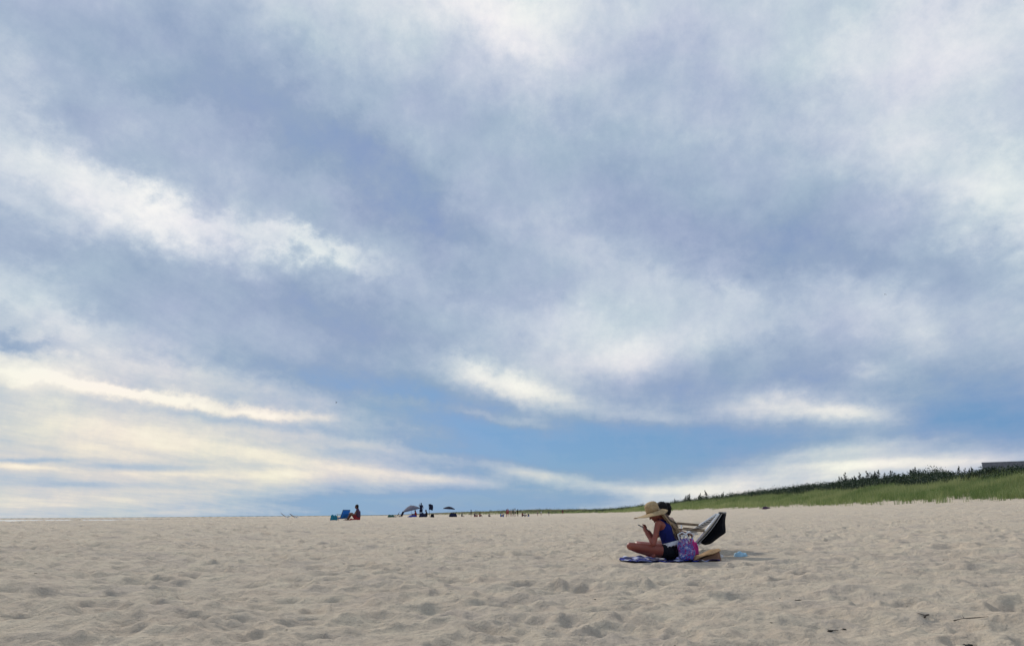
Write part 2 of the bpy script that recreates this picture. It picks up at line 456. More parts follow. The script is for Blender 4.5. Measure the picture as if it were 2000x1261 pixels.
# trodden sand: hollows left by feet, stamped into a height raster near the viewpoint
RX0, RX1, RY0, RY1, CELL = -27.0, 31.0, 1.0, 40.0, 0.022
def footprints():
    nx, ny = int((RX1 - RX0) / CELL), int((RY1 - RY0) / CELL)
    H = np.zeros((ny, nx), np.float32)
    rg = np.random.default_rng(3)
    def stamp(x, y, la, wi, dep, ang, skew):
        h = int((max(la, wi) * 2.3) / CELL) + 1
        ix, iy = int((x - RX0) / CELL), int((y - RY0) / CELL)
        if ix - h < 0 or iy - h < 0 or ix + h >= nx or iy + h >= ny: return
        gy, gx = np.mgrid[-h:h + 1, -h:h + 1] * CELL
        u = (gx * math.cos(ang) + gy * math.sin(ang)) / la; v = (-gx * math.sin(ang) + gy * math.cos(ang)) / wi
        v = v + skew * u * u
        r2 = u * u + v * v
        prof = -dep * np.exp(-(r2 ** 1.5) * 0.95) + dep * 0.55 * np.exp(-((np.sqrt(r2) - 1.45) / 0.38) ** 2) * (0.7 + 0.5 * u)
        H[iy - h:iy + h + 1, ix - h:ix + h + 1] += prof
    n = 0
    while n < 9500:
        y = RY0 + (RY1 - RY0) * rg.random() ** 1.25; x = RX0 + (RX1 - RX0) * rg.random()
        if abs(x) > y * 0.85 + 2.5: continue
        n += 1
        stamp(x, y, rg.uniform(.09, .19), rg.uniform(.06, .11), rg.uniform(.008, .032), rg.uniform(0, math.pi), rg.uniform(-.25, .25))
    n = 0
    while n < 1500:                # wide shallow hollows where people sat or dug
        y = RY0 + (RY1 - RY0) * rg.random() ** 1.2; x = RX0 + (RX1 - RX0) * rg.random()
        if abs(x) > y * 0.85 + 2.5: continue
        n += 1
        stamp(x, y, rg.uniform(.18, .42), rg.uniform(.10, .22), rg.uniform(.02, .045), rg.normal(0, .5), rg.uniform(-.2, .2))
    for _ in range(46):            # trails of single walkers
        x, y, a = rg.uniform(-20, 24), rg.uniform(2, 34), rg.uniform(0, 2 * math.pi)
        for k in range(int(rg.uniform(12, 40))):
            sd = 0.11 if k % 2 else -0.11
            stamp(x - math.sin(a) * sd, y + math.cos(a) * sd, .15, .075, rg.uniform(.02, .042), a, rg.uniform(-.15, .15))
            x += math.cos(a) * .62; y += math.sin(a) * .62; a += rg.normal(0, .06)
    return H
FOOT = footprints()
def micro(X, Y):
    fx, fy = (X - RX0) / CELL, (Y - RY0) / CELL
    ny, nx = FOOT.shape
    ok = (fx > 1) & (fy > 1) & (fx < nx - 3) & (fy < ny - 3)
    fx, fy = np.clip(fx, 0, nx - 2.01), np.clip(fy, 0, ny - 2.01)
    ix, iy = fx.astype(int), fy.astype(int); u, v = fx - ix, fy - iy
    h = (FOOT[iy, ix] * (1 - u) + FOOT[iy, ix + 1] * u) * (1 - v) + (FOOT[iy + 1, ix] * (1 - u) + FOOT[iy + 1, ix + 1] * u) * v
    wx = X + 0.25 * vnoise(X / .9, Y / .9, 31); wy = Y + 0.25 * vnoise(X / .9, Y / .9, 32)
    n = 0.026 * vnoise(wx / .85, wy / .6, 21) + 0.028 * vnoise(wx / .40, wy / .27, 22) + 0.017 * vnoise(wx / .18, wy / .14, 23) + 0.009 * vnoise(X / .085, Y / .07, 27)
    r = np.hypot(X, Y)
    n = n + 0.05 * vnoise(X / 2.3, Y / 1.8, 24) + np.clip((r - 30) / 20, 0, 1) * 0.05 * np.abs(vnoise(X / 1.1, Y / 1.6, 25))
    n = n + np.clip(1 - r / 14, 0, 1) * 0.007 * vnoise(X / .045, Y / .045, 26)
    return np.where(ok, h, 0) + n
# smooth patch where the party sits
def seat_fade(X, Y):
    return np.clip((np.hypot((X - 2.5) / 1.35, (Y - 10.55) / .75) - .75) / .6, 0.12, 1)

def ground_z(X, Y):
    X, Y = np.asarray(X, float), np.asarray(Y, float)
    s = X - dune_line(Y)
    fade = np.clip(1 - s / 10, 0.3, 1) * np.clip((s + 66) / 6, 0, 1)
    return land(X, Y) + micro(X, Y) * fade * seat_fade(X, Y)
def gpt(X, Y): return Vector((X, Y, float(ground_z(np.array([X]), np.array([Y]))[0])))

def build_beach():
    az = np.concatenate([np.linspace(-180, -46, 54)[:-1], np.linspace(-46, 46, 930), np.linspace(46, 180, 54)[1:]]) * math.pi / 180
    rr = np.concatenate([[0.3, 0.7, 1.1], np.geomspace(1.5, 60, 640), np.geomspace(60, 3200, 190)[1:]])
    A, Q = np.meshgrid(az, rr)
    jit = np.random.default_rng(2).uniform(-.3, .3, A.shape)
    X, Y = Q * np.sin(A), Q * np.cos(A)
    Z = ground_z(X, Y)
    ny, nx = X.shape
    i = np.arange(ny - 1)[:, None] * nx + np.arange(nx - 1)[None, :]
    faces = np.stack([i, i + 1, i + nx + 1, i + nx], -1).reshape(-1, 4)
    V = np.stack([X, Y, Z], -1).reshape(-1, 3)
    V = np.vstack([V, [[0, 0, float(Z[0].mean())]]])
    s = (X - dune_line(Y)).ravel()
    edge = vnoise(X.ravel() / 2.5, Y.ravel() / 2.5, 12) * 1.6
    veg = np.clip((s + edge - 5.0) / 2.6, 0, 1)
    wet = np.clip((-s - 61) / 5, 0, 1)
    me = mesh_np('beach_sand', V, faces[:, ::-1], {'veg': np.append(veg, 0), 'wet': np.append(wet, 0)})
    mt = bpy.data.materials.new('sand'); mt.use_nodes = True
    nt = mt.node_tree; N = nt.nodes.new; L = nt.links.new
    b = nt.nodes['Principled BSDF']; b.inputs['Roughness'].default_value = 0.95; b.inputs['Specular IOR Level'].default_value = 0.1
    geo = N('ShaderNodeNewGeometry')
    def noise(scale, detail, rough=.55, vec=None):
        n = N('ShaderNodeTexNoise'); n.inputs['Scale'].default_value = scale; n.inputs['Detail'].default_value = detail; n.inputs['Roughness'].default_value = rough
        L(vec or geo.outputs['Position'], n.inputs['Vector']); return n.outputs['Fac']
    def mix(f, a, b_, bt='MIX'):
        n = N('ShaderNodeMix'); n.data_type = 'RGBA'; n.blend_type = bt
        for s_, v in (('Factor', f), ('A', a), ('B', b_)):
            if isinstance(v, (tuple, float)): n.inputs[s_].default_value = v
            else: L(v, n.inputs[s_])
        return n.outputs['Result']
    def mr(v, a, b_, c=0.0, d=1.0):
        n = N('ShaderNodeMapRange'); L(v, n.inputs[0])
        for i_, q in enumerate((a, b_, c, d)): n.inputs[i_ + 1].default_value = q
        return n.outputs[0]
    c = mix(mr(noise(.35, 4), .35, .65), (.59, .48, .362, 1), (.55, .46, .362, 1))
    c = mix(mr(noise(2.2, 6, .65), .38, .66), c, (.61, .525, .40, 1))
    c = mix(mr(noise(9, 5, .7), .52, .74, 0, .55), c, (.33, .285, .24, 1))
    c = mix(mr(noise(1.3, 5, .6), .50, .66, 0, .5), c, (.42, .36, .31, 1))
    c = mix(mr(noise(34, 4, .7), .52, .72, 0, .35), c, (.30, .255, .21, 1))
    c = mix(mr(noise(48, 4, .7), .54, .74, 0, .4), c, (.66, .57, .44, 1))
    c = mix(mr(noise(170, 3, .7), .50, .80, 0, .55), c, (.25, .215, .18, 1))
    c = mix(mr(noise(240, 2, .7), .58, .80, 0, .5), c, (.68, .62, .52, 1))
    at1 = N('ShaderNodeAttribute'); at1.attribute_name = 'wet'
    c = mix(at1.outputs['Fac'], c, (.27, .22, .18, 1))
    at2 = N('ShaderNodeAttribute'); at2.attribute_name = 'veg'
    litter = mix(mr(noise(3, 5), .4, .62), (.085, .085, .036, 1), (.16, .135, .07, 1))
    c = mix(at2.outputs['Fac'], c, litter)
    L(c, b.inputs['Base Color'])
    bp = N('ShaderNodeBump'); bp.inputs['Strength'].default_value = .9; bp.inputs['Distance'].default_value = .06
    bp2 = N('ShaderNodeBump'); bp2.inputs['Strength'].default_value = .8; bp2.inputs['Distance'].default_value = .010
    L(noise(11, 6, .62), bp.inputs['Height']); L(noise(110, 3, .7), bp2.inputs['Height'])
    L(bp.outputs[0], bp2.inputs['Normal']); L(bp2.outputs[0], b.inputs['Normal'])
    o = link('beach_sand', me, mt); tag(o, 'pale trodden beach sand with footprints', None, kind='structure')
build_beach()

def build_sea():
    rr = np.geomspace(20, 40000, 60); az = np.linspace(-math.pi, math.pi, 97)
    A, Q = np.meshgrid(az, rr); X, Y = Q * np.sin(A), Q * np.cos(A)
    ny, nx = X.shape
    i = np.arange(ny - 1)[:, None] * nx + np.arange(nx - 1)[None, :]
    me = mesh_np('sea', np.stack([X, Y, np.full_like(X, -1.9)], -1).reshape(-1, 3), np.stack([i, i + 1, i + nx + 1, i + nx], -1).reshape(-1, 4)[:, ::-1])
    mt = mat('sea_water', (.10, .17, .20), .12, (.13, .20, .23), .02, bump=.12, bscale=.35, spec=.5)
    tag(link('sea', me, mt), kind='structure')
build_sea()

# ------------------------------------------------------------------ dune plants
def column_at(px, s, lo=20.0, hi=900.0):
    """point on the dunes, s metres behind their foot, in the direction of a photograph column"""
    f = lambda Y: (float(dune_line(np.array([Y]))[0]) + s) / Y
    d = ray(px, 985); r = d.x / d.y
    for _ in range(50):
        mid = (lo + hi) / 2
        if f(mid) > r: lo = mid
        else: hi = mid
    Y = (lo + hi) / 2
    return gpt(float(dune_line(np.array([Y]))[0]) + s, Y)

def build_grass():
    rg = np.random.default_rng(17)
    def sow(n, y0, y1, p):
        u = rg.random(n)
        Y = (y0 ** p + u * (y1 ** p - y0 ** p)) ** (1 / p)
        s = rg.uniform(-3.0, 15.0, n)
        return s, Y
    a = sow(230000, 28, 150, -.35); b = sow(70000, 150, 640, -.6)
    s, Y = np.concatenate([a[0], b[0]]), np.concatenate([a[1], b[1]])
    X = s + dune_line(Y)
    clump = .9 * vnoise(X / .8, Y / .8, 41) + .5 * vnoise(X / .33, Y / .33, 47) + .6 * vnoise(X / 2.4, Y / 2.4, 42)
    edge = 1.6 * vnoise(X / 3.0, Y / 3.0, 43) + .3
    dens = np.clip((s - edge) / 6.5, 0, 1) ** .8 * .74
    keep = (clump + rg.uniform(-.25, .25, len(s)) > .42 - dens * 1.25) & (s > edge - 2.2) & (X / Y < .80)
    tuft = vnoise(Y / .62, s / 3.5, 48) + .35 * vnoise(Y / .21, s / 2.0, 49)
    keep &= (tuft > .30 - np.clip((s - edge + .5) / 4.5, 0, 1) * 1.3) | (Y > 170)
    keep &= ~((Y > 230) & (rg.random(len(s)) < .7))
    keep &= ~((s > 9.6) & (rg.random(len(s)) < .8))
    s, X, Y, clump = s[keep], X[keep], Y[keep], clump[keep]
    n = len(s)
    Z = ground_z(X, Y) - .03
    h = rg.uniform(.42, .80, n) * (1 + .25 * vnoise(X / 2.2, Y / 2.2, 44)) * np.where(s < 2.0, .95, 1.0)
    tall = rg.random(n) < .04
    h = np.where(tall, h * 1.35, h)
    wid = (.011 + Y * .00022) * rg.uniform(.7, 1.2, n)
    az = rg.uniform(0, 2 * math.pi, n); lean = rg.uniform(.05, .42, n) * h
    lx, ly = np.cos(az) * lean + .10 * h, np.sin(az) * lean
    fa = rg.uniform(-.9, .9, n)                    # blade faces roughly the beach
    wx, wy = np.cos(fa) * wid * .5, np.sin(fa) * wid * .5
    P = np.empty((n, 5, 3))
    P[:, 0] = np.stack([X - wx, Y - wy, Z], -1); P[:, 1] = np.stack([X + wx, Y + wy, Z], -1)
    m1x, m1y, m1z = X + lx * .3, Y + ly * .3, Z + h * .62
    P[:, 2] = np.stack([m1x - wx * .8, m1y - wy * .8, m1z], -1); P[:, 3] = np.stack([m1x + wx * .8, m1y + wy * .8, m1z], -1)
    P[:, 4] = np.stack([X + lx, Y + ly, Z + h * .97], -1)
    base = np.arange(n)[:, None] * 5
    tri = np.concatenate([base + [0, 1, 3], base + [0, 3, 2], base + [2, 3, 4]])
    tone = np.clip(.42 + .55 * vnoise(X / 6, Y / 6, 45) + .3 * vnoise(X / 1.3, Y / 1.3, 46) + rg.normal(0, .17, n) + np.where(tall, .35, 0), 0, 1)
    me = mesh_np('dune_grass', P.reshape(-1, 3), tri, {'tone': np.repeat(tone, 5)})
    mt = mat('grass_blade', (.13, .20, .062), .6, (.38, .40, .18), transl=.34, attr='tone', spec=.25)
    o = link('dune_grass', me, mt, smooth=False)
    tag(o, 'green and straw beach grass covering the dune slope', 'grass', kind='stuff')
build_grass()

def leaf_cloud(centres, radii, n_each, size, rg, flat=.75):
    """leaf-sized faces spread through ellipsoids; returns verts, quads, tone"""
    V, T = [], []
    for (c, r, n) in zip(centres, radii, n_each):
        d = rg.normal(0, 1, (n, 3)); d /= np.linalg.norm(d, axis=1)[:, None]
        rad = rg.random(n) ** .38
        lump = .95 + .2 * np.sin(d[:, 0] * 5 + c[0]) * np.sin(d[:, 1] * 4 + c[1]) + .1 * np.sin(d[:, 2] * 7 + c[0] * 3)
        p = np.asarray(c) + d * (rad * lump)[:, None] * np.asarray(r)
        sz = size * rg.uniform(.6, 1.3, n)
        a = rg.normal(0, 1, (n, 3)); a[:, 2] *= flat; a /= np.linalg.norm(a, axis=1)[:, None]
        b = np.cross(a, rg.normal(0, 1, (n, 3))); b /= np.linalg.norm(b, axis=1)[:, None]
        a = a * sz[:, None]; b = b * sz[:, None] * .55
        V.append(np.stack([p - a, p - b, p + a, p + b], 1).reshape(-1, 3))
        T.append(np.repeat(np.clip(rg.normal(.4, .22, n) + .25 * math.sin(c[0] * 1.7 + c[1]), 0, 1), 4))
    V = np.concatenate(V); T = np.concatenate(T)
    return V, np.arange(len(V)).reshape(-1, 4), T

M_SHRUB = mat('shrub_leaf', (.018, .036, .022), .6, (.060, .088, .042), transl=.2, attr='tone')
M_BARK = mat('bark', (.07, .055, .045), .9, (.11, .09, .07), 6, .6, 30)

def build_thicket():
    rg = np.random.default_rng(23)
    C, Rr, Nn = [], [], []
    n = 0
    while n < 1600:
        Y = (28 ** -.5 + rg.random() * (640 ** -.5 - 28 ** -.5)) ** -2
        s = rg.uniform(9.2, 22) if rg.random() < .8 else rg.uniform(18, 30)
        X = s + float(dune_line(np.array([Y]))[0])
        if Y > 220 and rg.random() < .85: s = rg.uniform(1.0, 14); X = s + float(dune_line(np.array([Y]))[0])
        if X / Y > .82 or (X / Y > .585 and s > 13.5): continue
        n += 1
        r = rg.uniform(.6, 1.15) * (.75 if s < 11 else 1.0) * (.72 if X / Y > .57 else 1.0)
        C.append((X, Y, gz(X, Y) + r * .45)); Rr.append((r * 1.25, r * 1.25, r * rg.uniform(.65, .95)))
        Nn.append(int(230 if Y < 130 else 110 if Y < 250 else 60))
    V, Q, T = leaf_cloud(C, Rr, Nn, .085, rg)
    tag(link('shrub_thicket', mesh_np('shrub_thicket', V, Q, {'tone': T}), M_SHRUB, smooth=False),
        'dense dark shrubs along the top of the dune', 'shrubs', kind='stuff')
build_thicket()

M_CEDAR = mat('cedar_foliage', (.012, .026, .018), .7, (.040, .062, .034), transl=.12, attr='tone')
def cedar_meshes():
    out = []
    for v in range(4):
        rg = np.random.default_rng(60 + v); C, Rr, Nn = [], [], []
        spires = [(0, 0, 1.0)] + [(rg.uniform(-.4, .4), rg.uniform(-.3, .3), rg.uniform(.55, .85)) for _ in range(v)]
        for (sx, sy, hh) in spires:
            for k in range(9):
                t = k / 8.0
                w = (.30 * (1 - t) ** 1.1 + .028) * rg.uniform(.75, 1.2)
                C.append((sx * (1 - t * .3) + rg.normal(0, .03), sy + rg.normal(0, .03), .12 + t * hh * .88)); Rr.append((w, w, .085)); Nn.append(int(55 * (1 - t) + 16))
        V, Q, T = leaf_cloud(C, Rr, Nn, .035, rg, 1.0)
        mb = MB(); mb.tube([(0, 0, -.1), (.015, .01, .4), (0, 0, .92)], [.035, .022, .006], 7)
        for k in range(8):
            a = k * 2.4; t = .15 + k * .09
            mb.tube([(0, 0, t), (math.cos(a) * .22 * (1 - t), math.sin(a) * .22 * (1 - t), t + .07)], [.012, .004], 5)
        for (sx, sy, hh) in spires[1:]:
            mb.tube([(0, 0, .1), (sx * .8, sy, .3), (sx * .7, sy, hh * .9)], [.02, .014, .004], 6)
        out.append((mb.mesh('cedar_trunk'), mesh_np('cedar_crown', V, Q, {'tone': T})))
    return out
def build_cedars():
    var = cedar_meshes(); rg = np.random.default_rng(8)
    for (a, b) in var:
        a.materials.append(M_BARK); b.materials.append(M_CEDAR)
    spots = [(1318, 5), (1339, 8), (1347, 10), (1368, 10), (1381, 14), (1413, 7), (1583, 8), (1596, 8), (1643, 16), (1660, 20), (1677, 14), (1687, 20), (1699, 22), (1709, 18), (1719, 22),
             (1737, 16), (1747, 20), (1755, 18), (1761, 13), (1774, 15), (1787, 19), (1791, 15), (1798, 21), (1803, 17), (1884, 17), (1896, 14), (1910, 12)]
    ordn = 'first second third fourth fifth sixth seventh eighth ninth tenth eleventh twelfth thirteenth fourteenth fifteenth sixteenth seventeenth eighteenth nineteenth twentieth twenty-first twenty-second twenty-third twenty-fourth twenty-fifth twenty-sixth last'.split()
    for i, (px, hp) in enumerate(spots):
        p = column_at(px, 19 + rg.uniform(-1.0, 1.5))
        hgt = (hp + 8) * p.y * .968 / F
        o = empty('cedar_tree', p - Vector((0, 0, .05)), ordn[i] + ' small dark spiky cedar from the left along the dune ridge', 'tree', 'cedars along the dune ridge')
        o.scale = (hgt * 1.3, hgt * 1.3, hgt); o.rotation_euler = (rg.normal(0, .06), rg.normal(0, .06), rg.uniform(0, 6.28))
        tr, cr = var[i % 4]
        for nm, me in (('trunk', tr), ('crown', cr)):
            c = bpy.data.objects.new(nm, me); COL.objects.link(c); c.parent = o
build_cedars()

# ------------------------------------------------------------------ house behind the dune
def build_house():
    Y0 = 93.0
    a = at(1918, 908, Y0); x0 = a.x; zt = at(1950, 903, Y0).z; g = gz(x0 + 5, Y0 + 2) - .4
    W_, D_ = 15.0, 7.0; ze = zt - 1.25
    h = empty('beach_house', (x0, Y0, g), 'low grey shingled house with a chimney behind the dune shrubs', 'house')
    h.rotation_euler = (0, 0, R(-33))          # its long side faces the beach
    mw = mat('grey_shingle_wall', (.20, .19, .18), .9, (.27, .26, .25), 5, .5, 14)
    mr_ = mat('dark_shingle_roof', (.075, .078, .088), .9, (.12, .12, .13), 4, .7, 16)
    mt_ = mat('white_trim', (.72, .73, .74), .6)
    mg = mat('window_glass', (.03, .04, .05), .08, spec=.6)
    MB().box((x0 + W_ / 2, Y0 + D_ / 2 + .2, (g + ze) / 2), (W_ - .8, D_ - .8, ze - g)).build('wall', mw, h, False)
    mb = MB(); t = .14                          # two roof planes meeting at the ridge, gable to the west
    yr = Y0 + 1.3
    for (ya, za, yb, zb) in ((Y0 - .1, ze - .05, yr, zt), (yr, zt, Y0 + D_ + .1, ze - .05)):
        mb.grid([[(x0, ya, za), (x0 + W_, ya, za)], [(x0, yb, zb), (x0 + W_, yb, zb)]], t)
    rf = mb.build('roof', mr_, h, False)
    MB().box((x0 + W_ / 2, yr, zt + .03), (W_ + .1, .22, .10)).build('ridge_cap', mat('ridge_cap', (.05, .05, .06), .8), rf, False)
    MB().box((x0 - .03, (Y0 + yr) / 2, (ze + zt) / 2 - .08), (.06, 1.5, .16), Euler((math.atan2(zt - ze, yr - Y0), 0, 0)).to_matrix()).build('rake_board', mt_, rf, False)
    cx = x0 + 6.0; cz = at(1995, 896, yr + .5).z
    ch = MB().box((cx, yr + .5, (cz + zt) / 2 - .2), (.46, .5, cz - zt + .6), bev=.01).build('chimney', mat('chimney_brick', (.035, .026, .026), .9, (.06, .045, .04), 9), rf, False)
    for k in range(4):
        wx = x0 + 2.0 + k * 3.3; wz = (g + ze) / 2 + .35
        w = MB().box((wx, Y0 + .57, wz), (1.1, .06, 1.1), bev=.01).build('window', mt_, h, False)
        for q in (-.26, .26):
            MB().box((wx + q, Y0 + .525, wz), (.44, .03, .94)).build('pane', mg, w, False)
build_house()

# ------------------------------------------------------------------ shared materials for people and their things
def SK(c, d): return mat('skin', c, .5, d, 7, .08, 90, spec=.35)
SKIN_TAN = mat('tanned_skin', (.28, .078, .052), .38, (.22, .058, .040), 6, .06, 90, spec=.35)
SKIN_BROWN = mat('brown_skin', (.26, .115, .075), .5, (.20, .085, .055), 6, .06, 90, spec=.35)
SKIN_DARK = mat('shaded_skin', (.17, .075, .05), .5, (.13, .058, .04), 6, spec=.35)
M_HAIR_DARK = mat('dark_hair', (.006, .005, .006), .6, (.012, .010, .010), 40, .4, 120, spec=.15)
def cloth(name, c, d=None, sc=30): return mat(name, c, .9, d or tuple(v * .8 for v in c), sc, .25, 140, spec=.15)
NAVY = cloth('navy_cloth', (.018, .022, .055)); BLACK = cloth('black_cloth', (.008, .009, .014)); REDC = cloth('red_cloth', (.30, .028, .035))
WHITE = cloth('white_cloth', (.74, .75, .78), (.62, .63, .68)); BLUE = cloth('blue_cloth', (.022, .13, .48), (.03, .19, .58)); TEAL = cloth('teal_cloth', (.02, .16, .25), (.03, .22, .30))
GREY = cloth('grey_cloth', (.13, .125, .16), (.17, .16, .20)); PLUM = cloth('plum_cloth', (.09, .05, .09)); ROYAL = cloth('royal_blue_cloth', (.03, .05, .30))
PINK = cloth('pink_cloth', (.45, .12, .16)); GREENC = cloth('green_cloth', (.05, .12, .09)); TAN_C = cloth('tan_cloth', (.45, .36, .26))
M_METAL = mat('white_enamel_tube', (.78, .79, .81), .35, spec=.5)
M_DKMETAL = mat('dark_metal', (.03, .03, .035), .4, spec=.5)
M_WOOD = mat('weathered_wood', (.14, .095, .055), .7, (.22, .15, .09), 18, .3, 60)

# ------------------------------------------------------------------ people
def hand(mb, wrist, along, palm, side, k=1.0, curl=.8):
    """palm and five fingers; along = towards the fingertips, palm = way the palm faces, side = thumb side"""
    w = Vector(wrist); A = Vector(along).normalized(); Pn = Vector(palm).normalized()
    S = A.cross(Pn).normalized()
    if S.dot(Vector(side)) < 0: S = -S
    for q, ln in ((-.030, .055), (-.010, .066), (.011, .062), (.030, .052)):   # palm as four bones, knuckle end
        kn = w + A * .085 * k - S * q * k
        mb.limb(w - S * q * .45 * k, .015 * k, kn, .0135 * k, 8)
        j = kn; ang = .25
        for i, f in enumerate((.46, .32, .24)):
            ang += curl * (.75 if i == 0 else .9)
            d = A * math.cos(ang) + Pn * math.sin(ang)
            e = j + d * ln * 1.25 * f * k
            mb.limb(j, (.0100 - i * .0008) * k, e, (.0092 - i * .0010) * k, 8); j = e
    t0 = w + A * .022 * k + S * .022 * k
    t1 = t0 + (A * .55 + S * .55 + Pn * .55).normalized() * .042 * k
    t2 = t1 + (A * .8 - S * .05 + Pn * .55).normalized() * .034 * k
    mb.limb(t0, .014 * k, t1, .0115 * k, 8); mb.limb(t1, .0115 * k, t2, .0085 * k, 8)

def torso(mb, J, k=1.0, g=0.0, parts='pwcs'):
    if 'p' in parts: mb.limb(J['hipL'], .098 * k + g, J['hipR'], .098 * k + g); mb.limb(J['pelvis'], .112 * k + g, J['waist'], .098 * k + g)
    ax = (Vector(J['shL']) - Vector(J['shR'])).normalized()
    wl, wr = J['waist'] + ax * .050 * k, J['waist'] - ax * .050 * k
    cl, cr = J['chest'] + ax * .070 * k, J['chest'] - ax * .070 * k
    if 'w' in parts: mb.limb(wl, .090 * k + g, wr, .090 * k + g); mb.limb(wl, .088 * k + g, cl, .098 * k + g); mb.limb(wr, .088 * k + g, cr, .098 * k + g)
    if 'c' in parts: mb.limb(cl, .102 * k + g, cr, .102 * k + g)
    if 's' in parts:
        mb.limb(J['shL'], .046 * k + g, J['shR'], .046 * k + g); mb.limb(cl, .095 * k + g, J['shL'] - ax * .05 * k, .055 * k + g)
        mb.limb(cr, .095 * k + g, J['shR'] + ax * .05 * k, .055 * k + g); mb.limb(J['chest'], .09 * k + g, J['neck'], .058 * k + g)

def head(mb, J, k=1.0):
    H = Vector(J['head']); fw = Vector(J['face']).normalized(); up = Vector(J['crown']).normalized(); sd = up.cross(fw).normalized(); up = fw.cross(sd).normalized()
    M = Matrix((fw, sd, up)).transposed()
    mb.ball(H + up * .02 * k, (.096 * k, .074 * k, .092 * k), M); mb.ball(H - up * .035 * k + fw * .012 * k, (.078 * k, .060 * k, .080 * k), M)
    mb.ball(H - up * .098 * k + fw * .066 * k, .021 * k)                                    # chin
    mb.limb(H + fw * .086 * k + up * .006 * k, .011 * k, H + fw * .106 * k - up * .030 * k, .013 * k, 8)   # nose
    mb.limb(H + fw * .082 * k - up * .062 * k + sd * .02 * k, .008 * k, H + fw * .082 * k - up * .062 * k - sd * .02 * k, .008 * k, 8)  # lips
    for q in (1, -1): mb.ball(H + sd * .074 * k * q - fw * .008 * k - up * .005 * k, (.017 * k, .009 * k, .030 * k), M, 10)
    mb.limb(J['neck'], .050 * k, H - up * .05 * k - fw * .02 * k, .047 * k)
    return H, fw, sd, up

def limbs(mb, J, k=1.0, hands=None):
    for q in 'LR':
        mb.chain([J['sh' + q], J['el' + q], J['wr' + q]], [.046 * k, .035 * k, .024 * k])
        a, b = Vector(J['el' + q]), Vector(J['wr' + q]); mb.limb(a, .035 * k, a.lerp(b, .35), .037 * k)
        h, kn, an, to = (Vector(J[n + q]) for n in ('hip', 'knee', 'ank', 'toe'))
        mb.limb(h, .092 * k, h.lerp(kn, .5), .076 * k); mb.limb(h.lerp(kn, .5), .076 * k, kn, .055 * k)
        mb.limb(kn, .053 * k, kn.lerp(an, .35), .056 * k); mb.limb(kn.lerp(an, .35), .056 * k, an, .034 * k)
        mb.limb(an, .036 * k, to, .026 * k); mb.limb(an, .034 * k, an - (to - an).normalized() * .045 * k, .03 * k)
        if hands: hand(mb, J['wr' + q], *hands[q], k=k)
        else: mb.limb(b, .024 * k, b + (b - a).normalized() * .09 * k, .03 * k); mb.limb(b + (b - a).normalized() * .09 * k, .028 * k, b + (b - a).normalized() * .16 * k, .014 * k)

def J_local(d, loc, rz, k):
    M = Matrix.Rotation(rz, 3, 'Z')
    out = {}
    for n, v in d.items():
        out[n] = (M @ Vector(v)) if n in ('face', 'crown') else Vector(loc) + M @ (Vector(v) * k)
    return out

def sym(d):
    o = {}
    for n, v in d.items():
        if n.endswith('*'):
            o[n[:-1] + 'L'] = v; o[n[:-1] + 'R'] = (v[0], -v[1], v[2])
        else: o[n] = v
    return o
STAND = sym({'pelvis': (0, 0, .92), 'waist': (0, 0, 1.08), 'chest': (.01, 0, 1.28), 'neck': (0, 0, 1.47), 'head': (.02, 0, 1.60), 'face': (1, 0, -.1), 'crown': (0, 0, 1),
             'hip*': (0, .09, .90), 'knee*': (.02, .11, .48), 'ank*': (-.02, .12, .07), 'toe*': (.13, .15, .025), 'sh*': (0, .18, 1.40), 'el*': (-.03, .25, 1.11), 'wr*': (.06, .24, .88)})
STRIDE = dict(STAND, kneeL=(.16, .10, .50), ankL=(.22, .11, .09), toeL=(.37, .12, .04), kneeR=(-.06, -.10, .47), ankR=(-.24, -.11, .10), toeR=(-.12, -.13, .03), wrL=(-.12, .24, .92), wrR=(.20, -.22, .95))
REACH = dict(STAND, elL=(.22, .26, 1.38), wrL=(.38, .20, 1.55), elR=(.05, -.26, 1.13), wrR=(.2, -.2, .98))
SIT = sym({'pelvis': (0, 0, .12), 'waist': (-.03, 0, .27), 'chest': (.0, 0, .47), 'neck': (.05, 0, .65), 'head': (.10, 0, .78), 'face': (1, 0, -.15), 'crown': (.1, 0, 1),
           'hip*': (.02, .09, .11), 'knee*': (.38, .14, .42), 'ank*': (.58, .12, .08), 'toe*': (.72, .14, .03), 'sh*': (.04, .18, .58), 'el*': (.17, .24, .35), 'wr*': (.36, .17, .40)})
LONGSIT = dict(SIT, kneeL=(.46, .11, .14), ankL=(.88, .10, .06), toeL=(.94, .12, .17), kneeR=(.46, -.11, .14), ankR=(.88, -.10, .06), toeR=(.94, -.12, .17), wrL=(.1, .25, .12), wrR=(.1, -.25, .12))

